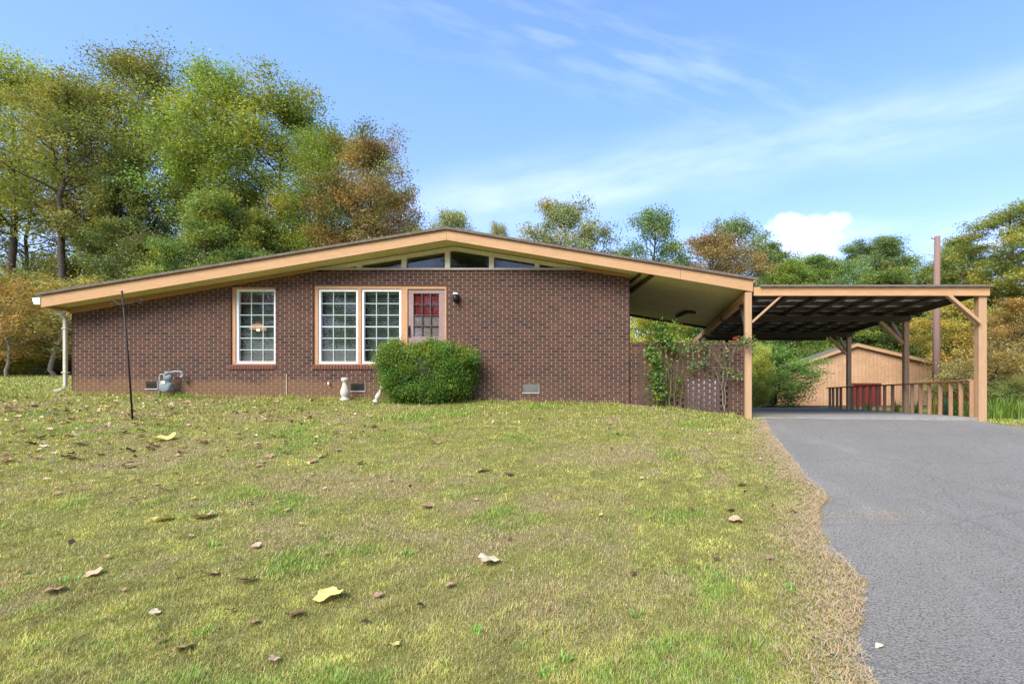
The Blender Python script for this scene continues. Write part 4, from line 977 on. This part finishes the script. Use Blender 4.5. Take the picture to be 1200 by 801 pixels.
# ------------------------------------------------------------------ climbers on the brick screen
def climber(name, label, cat, stems, leafs, color, base, leaf=.05, flowers=(), seed=0, accents=()):
    rs = np.random.RandomState(seed); base = Vector(base); bo = np.array(base)
    r = thing(name, label, cat, base)
    T = Tubes()
    for pts, rad in stems:
        P = np.array([W(a, b_, d) for a, b_, d in pts])
        u = np.linspace(0, len(P)-1, len(P)*5); Q = np.stack([np.interp(u, np.arange(len(P)), P[:, k]) for k in range(3)], 1); Q += rs.normal(0, .012, Q.shape)
        T.add(Q-bo, np.linspace(rad, rad*.35, len(Q)), 6)
    tm = T.mesh('stem'); tm.materials.append(PALEB if 'rose' in name else GREENST); link_mesh('stem', tm, r)
    C = []; cid = []
    for k, (a, b_, d, sxx, szz, m) in enumerate(leafs):
        for j in range(max(1, int(m*.62)//16)):
            c = np.array(W(a+rs.normal(0, sxx*.6), b_+rs.normal(0, szz*.6), d+rs.normal(0, .06))); p = c+rs.normal(0, 1, (16, 3))*np.array([.055, .05, .055]); C.append(p); cid.append(np.full(16, len(C)-1))
    C = np.concatenate(C); cid = np.concatenate(cid)
    me = np_mesh('foliage', leaf_quads(C, leaf, rs, .7, .8)-bo, np.arange(len(C)*4), np.full(len(C), 4), np.repeat(tints(len(C), cid, rs, .2, accents), 4, 0)); me.materials.append(LEAF)
    f = link_mesh('foliage', me, r); f.color = (*color, 1)
    for (a, b_, d) in flowers:
        c = W(a, b_, d); m = MB()
        for i in range(14):
            t_ = i*2.4; rr = .008+.0035*i; nrm = Vector((math.cos(t_)*rr*1.6, math.sin(t_)*rr*1.0-.02, .03-.002*i+math.sin(t_)*rr))
            p = c+nrm; q1 = Vector((math.cos(t_+1.2), 0, math.sin(t_+1.2)))*.03
            m.add([p-q1*.6, p+Vector((.0, -.02, .015)), p+q1, p+Vector((.01, -.012, -.025))], [(0, 1, 2, 3)])
        m.build('flower', mat('rose_petal', (.55, .03, .04), rough=.6), r)
    return r
dv = 11.62
climber('climbing_vine', 'green climbing vine hanging over the left part of the screen wall', 'vine',
  [([(784, 479, dv), (786, 455, dv), (783, 430, dv), (780, 408, dv-.03), (776, 392, dv)], .02), ([(790, 479, dv), (792, 450, dv), (795, 425, dv), (800, 410, dv)], .012), ([(780, 408, dv), (770, 402, dv), (766, 425, dv-.05), (770, 450, dv-.05), (772, 470, dv-.05)], .012), ([(781, 478, dv), (778, 455, dv), (782, 436, dv)], .012), ([(797, 478, dv), (799, 450, dv), (801, 432, dv)], .008)],
  [(765, 412, dv, 6, 6, 260), (770, 425, dv-.05, 6, 8, 420), (770, 440, dv-.05, 6, 8, 420), (771, 455, dv-.05, 6, 7, 340), (772, 466, dv-.05, 4, 5, 160), (778, 393, dv, 10, 8, 620), (768, 385, dv+.05, 10, 7, 380), (790, 388, dv+.1, 9, 7, 280), (798, 408, dv, 6, 4, 120), (783, 404, dv, 8, 5, 300), (795, 455, dv, 6, 12, 90), (760, 403, dv, 5, 4, 120)],
  (.15, .25, .05), W(784, 479, dv), .07, seed=4, accents=((.12, (1.4, 1.15, .8)),))
climber('climbing_rose', 'thin rose bush with one red flower against the right part of the screen wall', 'rose bush',
  [([(849, 482, dv), (846, 455, dv), (848, 435, dv), (843, 422, dv), (832, 412, dv), (822, 427, dv)], .011), ([(849, 482, dv), (850, 450, dv), (856, 425, dv), (863, 405, dv), (864, 398, dv-.1)], .009), ([(846, 455, dv), (838, 432, dv), (826, 426, dv)], .007), ([(851, 445, dv), (862, 440, dv), (872, 439, dv-.05)], .006), ([(858, 415, dv), (872, 405, dv-.3), (878, 398, dv-.5)], .007)],
  [(818, 406, dv, 9, 4, 260), (812, 430, dv, 7, 3, 130), (826, 424, dv, 8, 3, 130), (855, 434, dv, 4, 4, 90), (864, 440, dv-.05, 8, 2.5, 140), (876, 399, dv-.55, 6, 4, 260), (882, 404, dv-.55, 3, 3, 90), (850, 410, dv, 8, 5, 60), (843, 421, dv, 8, 5, 60)],
  (.20, .26, .085), W(849, 482, dv), .055, flowers=[(862.5, 397, dv-.12)], seed=9)

# ------------------------------------------------------------------ spiky plants near the railing
def tuft(seed, n=70, h=.55, w=.022, spread=.28):
    rs = np.random.RandomState(seed); V = []; F_ = []; ct = []; col = []
    for i in range(n):
        a = rs.uniform(0, 2*np.pi); b_ = np.array([math.cos(a), math.sin(a), 0]); s = np.array([-b_[1], b_[0], 0])*w*rs.uniform(.6, 1.2)/2
        o0 = b_*rs.uniform(0, spread*.5)+rs.normal(0, .03, 3)*[1, 1, 0]; L_ = h*rs.uniform(.55, 1.15); ln = rs.uniform(.15, .7); base = len(V)
        for j in range(5):
            t_ = j/4; p = o0+b_*ln*L_*t_**1.7+np.array([0, 0, L_*(t_-.28*ln*t_**3)]); ww = s*(1-.8*t_**2)
            V += [p-ww, p+ww]
        for j in range(4): F_ += [base+2*j, base+2*j+1, base+2*j+3, base+2*j+2]; ct.append(4)
        col += [np.array([1, 1, 1])*math.exp(rs.normal(0, .25))*np.array([math.exp(rs.normal(0, .2)), 1, 1])]*10
    return np_mesh('spiky_leaves', np.array(V), F_, ct, np.array(col))
tuft_me = [tuft(s_) for s_ in (1, 2, 3)]
for m_ in tuft_me: m_.materials.append(LEAF)
tf = [(1166, 487, 11.9, 1.0, (.20, .32, .05), 'bright green spiky plant right beside the big carport post'),
      (1181, 487, 12.1, 1.05, (.22, .34, .05), 'tallest bright green spiky plant right of the carport post'),
      (1197, 489, 11.9, .9, (.20, .30, .06), 'green spiky plant cut by the right photo edge'),
      (1110, 484, 13.2, .95, (.05, .14, .075), 'blue-green spiky plant behind the railing'),
      (1122, 485, 13.2, .8, (.14, .24, .05), 'green spiky plant behind the last balusters'),
      (1095, 483, 14.5, .95, (.34, .30, .06), 'yellowing spiky plant behind the railing'),
      (1075, 482, 15.0, .8, (.17, .24, .05), 'low green spiky plant behind the railing near the middle post'),
      (1133, 486, 12.6, .8, (.16, .26, .05), 'small spiky plant behind the baluster nearest the big post'),
      (1173, 491, 11.5, .5, (.26, .34, .06), 'short grassy tuft in front of the spiky plants'),
      (1050, 480, 16.5, .8, (.15, .22, .045), 'grassy tuft behind the railing left of the middle post'),
      (1018, 478, 18.5, .7, (.13, .19, .04), 'grassy tuft behind the railing in front of the red door')]
for i, (a, b_, d, s_, c, l_) in enumerate(tf):
    x = X(a, d); x = max(x, 7.86)
    o = link_mesh('spiky_plant', tuft_me[i % 3]); o.location = (x, d, float(H(x, d))-.02); o.scale = (s_,)*3; o.rotation_euler = (0, 0, i*1.1); o.color = (*c, 1)
    tag(o, l_, 'plant', 'spiky plants along the railing')
# broad green weeds in the lawn
weeds = [(78, 682), (250, 262*0+640), (380, 632), (560, 742), (478, 650), (640, 790), (745, 722), (662, 774), (900, 560), (925, 690), (905, 548), (240, 742)]
wl_ = ['near the left edge of the lawn', 'left of the lawn middle', 'below the left window pair', 'above the bottom edge, left of centre', 'in the lawn centre', 'at the very bottom centre', 'right of the lawn centre', 'just above the bottom centre', 'tall, close to the drive edge', 'beside the straw strip', 'topmost along the drive edge', 'above the lower left corner']
wme = [tuft(20+k, 26, .10, .012, .06) for k in range(2)]
for m_ in wme: m_.materials.append(GRASSM)
for i, (a, b_) in enumerate(weeds):
    p = hit(a, b_); o = link_mesh('grass_tuft', wme[i % 2]); o.location = p-Vector((0, 0, .005)); o.scale = (.7, .7, .5); o.rotation_euler = (0, 0, i); o.color = (.20, .40, .05, 1)
    tag(o, 'bright green grass tuft '+wl_[i], 'grass tuft', 'bright grass tufts in the lawn')

# ------------------------------------------------------------------ fallen leaves
def leaf_shape(seed):
    rs = np.random.RandomState(seed); n = 22; V = []; 
    lob = rs.choice([3, 5, 5]); curl = rs.uniform(.1, .6); ax = rs.uniform(0, 3.14)
    for ring_ in (.0, .5, 1.):
        for i in range(n if ring_ else 1):
            a = 2*np.pi*i/n; r = ring_*(.5*(.72+.28*abs(math.cos(lob*a/2))**.8)+rs.normal(0, .015)); x = r*math.cos(a)*1.15; y = r*math.sin(a)
            u = x*math.cos(ax)+y*math.sin(ax); z = curl*(u*u*1.2+.3*y*y)+.05*math.sin(5*a+seed)*ring_; V.append((x, y, z))
    F_ = []; ct = []
    for i in range(n): F_ += [0, 1+i, 1+(i+1) % n]; ct.append(3)
    for i in range(n): F_ += [1+i, 1+n+i, 1+n+(i+1) % n, 1+(i+1) % n]; ct.append(4)
    b_ = len(V); V += [(-.5, .01, .02), (-.5, -.01, .02), (-.85, 0, .05)]; F_ += [b_, b_+1, b_+2]; ct.append(3)
    c = np.exp(rs.normal(0, .12, (len(V), 1)))*np.ones((1, 3)); me = np_mesh('fallen_leaf', np.array(V), F_, ct, c); me.materials.append(DRYLEAF)
    me.polygons.foreach_set('use_smooth', np.ones(len(ct), bool)); return me
LV = [leaf_shape(s_) for s_ in range(9)]
KC = {'yellow': (.66, .54, .16), 'pale': (.50, .35, .21), 'tan': (.36, .21, .12), 'brown': (.17, .075, .04), 'dark': (.06, .03, .02), 'cream': (.66, .54, .34)}
def fleaf(p, size, kc, label, i, tilt=None):
    o = link_mesh('fallen_leaf', LV[i % 9]); o.location = p+Vector((0, 0, .028 if tilt is None else .035)); o.scale = (size,)*3
    o.rotation_euler = (random.uniform(-.35, .35), random.uniform(-.35, .35), random.uniform(0, 6.28)) if tilt is None else tilt
    c = KC[kc]; k = random.uniform(.8, 1.2); o.color = (c[0]*k, c[1]*k, c[2]*k, 1)
    return tag(o, label, 'leaf', 'fallen leaves scattered over the lawn')
spec = [(385, 703, .17, 'yellow', 'largest yellow fallen leaf, low in the lawn left of centre'), (192, 516, .26, 'yellow', 'large pale yellow fallen leaf right of the leaning black pole foot'),
 (573, 660, .17, 'cream', 'wide pale curled fallen leaf in the middle of the lawn'), (215, 764, .10, 'tan', 'pinkish tan fallen leaf in the lower left lawn'), (463, 760, .05, 'yellow', 'small yellow fallen leaf near the bottom centre'),
 (346, 724, .085, 'brown', 'dark red curled fallen leaf just left below the largest yellow leaf'), (500, 596, .11, 'tan', 'tan fallen leaf in the upper middle of the lawn'), (862, 612, .13, 'pale', 'pale fallen leaf near the driveway edge'),
 (239, 608, .16, 'pale', 'pale crumpled fallen leaf in the left middle lawn'), (190, 611, .15, 'yellow', 'yellow fallen leaf beside the pale crumpled leaf'), (290, 684, .10, 'brown', 'dark brown fallen leaf left of the largest yellow leaf'),
 (63, 695, .12, 'tan', 'brownish fallen leaf beside the green tuft at lower left'), (110, 675, .10, 'pale', 'slim pale fallen leaf right of the lower left tuft'), (245, 676, .11, 'tan', 'tan and brown fallen leaf above the lower left centre'),
 (300, 643, .07, 'pale', 'small pale fallen leaf between the two tufts on the left'), (870, 570, .10, 'tan', 'tan fallen leaf by the upper driveway edge'), (855, 600, .12, 'tan', 'small tan fallen leaf touching the pale one by the driveway'),
 (1031, 763, .05, 'cream', 'small white fallen leaf on the asphalt near the bottom'), (565, 553, .16, 'cream', 'cream fallen leaf in the far middle of the lawn'), (510, 520, .15, 'tan', 'curled tan fallen leaf below the round bush')]
for i, (a, b_, s_, kc, l_) in enumerate(spec):
    fleaf(hit(a, b_), s_, kc, l_, i, (.15, -.1, i*1.3) if i < 3 else None)
rs = np.random.RandomState(77); n = 0
LL = {'yellow': 'small yellow fallen leaf lying in the grass', 'pale': 'small pale pinkish fallen leaf lying in the grass', 'tan': 'small tan fallen leaf lying in the grass', 'brown': 'small dark brown fallen leaf lying in the grass', 'dark': 'small blackish curled fallen leaf lying in the grass', 'cream': 'small cream fallen leaf lying in the grass'}
while n < 262:
    if rs.rand() < .85: a = 460*rs.rand()**1.4; b_ = 466+abs(rs.normal(0, 50))
    else: a = rs.uniform(0, 960); b_ = rs.uniform(480, 795)
    if b_ > 798 or rs.rand() < max(0, (b_-620)/230.): continue
    p = hit(a, b_)
    if p.y > 11.3 or p.x > float(edge_left(p.y))-.1 or (abs(a-503) < 70 and b_ < 500): continue
    kc = rs.choice(['pale', 'tan', 'brown', 'dark', 'cream', 'yellow'], p=[.26, .28, .2, .08, .12, .06])
    fleaf(p, rs.uniform(.045, .12 if p.y > 6 else .06), kc, LL[kc], n); n += 1

# the smallest leaves, far too many to count, in one sheet
def litter(n, seed):
    rs = np.random.RandomState(seed); d = rs.uniform(3.2, 11.5, n*4); x = rs.uniform(-16, 2, n*4)
    k = rs.rand(n*4) < np.clip(.15+.9*sst(-3, -10, x)*fbm(x*.8, d*.8, 81, 3)*1.6, 0, 1)*(.10+.9*sst(5, 10, d)); x = x[k][:n]; d = d[k][:n]
    k = ~((x > -12.8) & (d > 11.6)) & (np.hypot(x+4.2, d-11) > 1.3); x = x[k]; d = d[k]; n = len(x)
    C = np.stack([x, d, H(x, d)+rs.uniform(.012, .04, n)], 1); V = leaf_quads(C, .055, rs, .8, 2.5)
    P = np.array([(.50, .35, .21), (.36, .21, .12), (.16, .075, .04), (.60, .50, .22), (.62, .52, .34), (.07, .035, .02)]); c = P[rs.choice(6, n, p=[.27, .28, .2, .08, .1, .07])]
    return np_mesh('leaf_litter', V, np.arange(len(V)), np.full(n, 4), np.repeat(c, 4, 0))
o = link_mesh('leaf_litter', litter(1800, 6), None, DRYLEAF); tag(o, 'litter of tiny dry leaves strewn through the grass near the house', 'leaf litter', kind='stuff')

# ------------------------------------------------------------------ trees across the road, reflected in the glass
for i, (x, y, s_) in enumerate([(-62, -26, 1), (-53, -30, 1.1), (-44, -27, .95), (-35, -30, 1.1), (-26, -28, 1), (-17, -31, 1.1), (-8, -29, .95), (2, -31, 1.05), (12, -29, 1)]):
    tr, cr, h0, r0 = PROTO[['oakA', 'oakC', 'oakB'][i % 3]]
    r = thing('broadleaf_tree', 'tree across the road mirrored darkly in the window panes', 'tree', (x, y, -.6), 'trees across the road')
    link_mesh('trunk', tr, r); c = link_mesh('crown', cr, r); c.color = (.12, .15, .035, 1); r.scale = (1.35, 1.35, .85*s_); r.rotation_euler = (0, 0, i)

# ------------------------------------------------------------------ sky, sun, camera
SE, SA = 44., 205.           # sun elevation, compass azimuth from +Y clockwise (behind the camera, to the left)
w = bpy.data.worlds.new('World'); S.world = w; w.use_nodes = True; nt = w.node_tree; nt.nodes.clear()
out = N(nt, 'ShaderNodeOutputWorld')
sky = nt.nodes.new('ShaderNodeTexSky'); sky.sky_type = 'NISHITA'; sky.sun_disc = False
sky.sun_elevation = math.radians(SE); sky.sun_rotation = math.radians(SA); sky.air_density = 1.2; sky.dust_density = .6; sky.ozone_density = 2.2; sky.altitude = 200
tc = N(nt, 'ShaderNodeTexCoord'); V_ = tc.outputs['Generated']
nrm = N(nt, 'ShaderNodeVectorMath', {0: V_}, operation='NORMALIZE').outputs[0]
def dirv(a, b_): return Vector(((a-VX)/F, 1, (VY-b_)/F)).normalized()
def band(p, q_, wid, ns, lo, hi, amp, seed, off=0.):
    n = dirv(*p).cross(dirv(*q_)).normalized(); mid = (dirv(*p)+dirv(*q_)).normalized()
    wn = N(nt, 'ShaderNodeTexNoise', {'Vector': nrm, 'Scale': 3., 'Detail': 3})
    dt = N(nt, 'ShaderNodeVectorMath', {0: nrm, 1: tuple(n)}, operation='DOT_PRODUCT').outputs['Value']
    dt = N(nt, 'ShaderNodeMath', {0: dt, 1: N(nt, 'ShaderNodeMath', {0: wn.outputs[0], 1: .08}, operation='MULTIPLY').outputs[0]}, operation='ADD').outputs[0]
    dt = N(nt, 'ShaderNodeMath', {0: dt, 1: .04+off}, operation='SUBTRACT').outputs[0]
    ab = N(nt, 'ShaderNodeMath', {0: dt}, operation='ABSOLUTE').outputs[0]
    m1 = N(nt, 'ShaderNodeMapRange', {0: ab, 1: wid, 2: 0., 3: 0., 4: 1.}); m1.interpolation_type = 'SMOOTHSTEP'
    # streaks run along the band
    t_ = mid.cross(n).normalized()
    ca = N(nt, 'ShaderNodeVectorMath', {0: nrm, 1: tuple(t_)}, operation='DOT_PRODUCT').outputs['Value']
    cb = N(nt, 'ShaderNodeVectorMath', {0: nrm, 1: tuple(n)}, operation='DOT_PRODUCT').outputs['Value']
    cv = N(nt, 'ShaderNodeCombineXYZ', {0: N(nt, 'ShaderNodeMath', {0: ca, 1: ns}, operation='MULTIPLY').outputs[0], 1: N(nt, 'ShaderNodeMath', {0: cb, 1: ns*4.5}, operation='MULTIPLY').outputs[0], 2: float(seed)})
    nn = N(nt, 'ShaderNodeTexNoise', {'Vector': cv.outputs[0], 'Scale': 1., 'Detail': 7, 'Roughness': .55})
    md = N(nt, 'ShaderNodeVectorMath', {0: nrm, 1: tuple(mid)}, operation='DOT_PRODUCT').outputs['Value']
    half = dirv(*p).dot(mid); e_ = ramp(nt, md, half-.10, half+.03)
    r = N(nt, 'ShaderNodeMath', {0: m1.outputs[0], 1: ramp(nt, nn.outputs[0], lo, hi, 0, amp)}, operation='MULTIPLY').outputs[0]
    return N(nt, 'ShaderNodeMath', {0: r, 1: e_}, operation='MULTIPLY').outputs[0]
def puff(a, b_, rx, ry, amp, sc=14., seed=0):
    c = dirv(a, b_); s_ = c.cross(Vector((0, 0, 1))).normalized(); u = s_.cross(c)
    da = N(nt, 'ShaderNodeVectorMath', {0: nrm, 1: tuple(s_/rx)}, operation='DOT_PRODUCT').outputs['Value']; db = N(nt, 'ShaderNodeVectorMath', {0: N(nt, 'ShaderNodeVectorMath', {0: nrm, 1: tuple(c)}, operation='SUBTRACT').outputs[0], 1: tuple(u/ry)}, operation='DOT_PRODUCT').outputs['Value']
    rr = N(nt, 'ShaderNodeMath', {0: N(nt, 'ShaderNodeMath', {0: da, 1: da}, operation='MULTIPLY').outputs[0], 1: N(nt, 'ShaderNodeMath', {0: db, 1: db}, operation='MULTIPLY').outputs[0]}, operation='ADD').outputs[0]
    nn = N(nt, 'ShaderNodeTexNoise', {'Vector': N(nt, 'ShaderNodeVectorMath', {0: nrm, 1: (seed, seed*2, 0)}, operation='ADD').outputs[0], 'Scale': sc, 'Detail': 7, 'Roughness': .6})
    k = N(nt, 'ShaderNodeMath', {0: N(nt, 'ShaderNodeMath', {0: nn.outputs[0], 1: 2.6}, operation='MULTIPLY').outputs[0], 1: rr}, operation='SUBTRACT').outputs[0]
    return ramp(nt, k, .35, 1.35, 0, amp)
masks = [band((560, 238), (1230, 108), .085, 5., .25, .80, .24, 3), band((590, 30), (860, 110), .10, 6., .46, .80, .22, 8), band((480, 250), (700, 225), .07, 5., .3, .8, .22, 5),
         band((840, 290), (1240, 262), .055, 7., .35, .8, .25, 12), puff(922, 262, .040, .022, .70, 26, 1), puff(966, 262, .05, .020, .62, 26, 3), puff(945, 290, .10, .045, .38, 12, 5)]
lowv = N(nt, 'ShaderNodeSeparateXYZ', {0: nrm}).outputs[2]
col = sky.outputs[0]
zel = N(nt, 'ShaderNodeSeparateXYZ', {0: nrm}).outputs[2]
col = mixc(nt, 1., col, mixc(nt, ramp(nt, zel, .0, .50), (.76, .62, .86), (.86, .96, 1.10)), 'MULTIPLY')
tot = None
for m_ in masks:
    col = mixc(nt, m_, col, (6.2, 6.3, 7.0))
bg = N(nt, 'ShaderNodeBackground', {0: col, 1: .15}); nt.links.new(bg.outputs[0], out.inputs[0])
sl = bpy.data.lights.new('sun', 'SUN'); sl.energy = 3.0; sl.angle = math.radians(38); sl.color = (1, .925, .82)
so = bpy.data.objects.new('sun', sl); COL.objects.link(so)
az = math.radians(SA); el = math.radians(SE)
sd = Vector((math.sin(az)*math.cos(el), math.cos(az)*math.cos(el), math.sin(el)))
so.rotation_euler = sd.to_track_quat('Z', 'Y').to_euler(); so.location = (-10, -10, 25)
cd = bpy.data.cameras.new('camera'); cam = bpy.data.objects.new('camera', cd); COL.objects.link(cam); S.camera = cam
cd.sensor_width = 36; cd.lens = 18; cd.shift_x = (600-VX)/1200; cd.shift_y = (VY-400.5)/1200; cd.clip_end = 3000; cd.clip_start = .05
cam.location = (0, 0, EYE); cam.rotation_euler = (math.radians(90), 0, 0)
S.view_settings.view_transform = 'Standard'; S.view_settings.look = 'None'; S.view_settings.gamma = 1; S.view_settings.exposure = 1.06
S.render.engine = 'CYCLES'
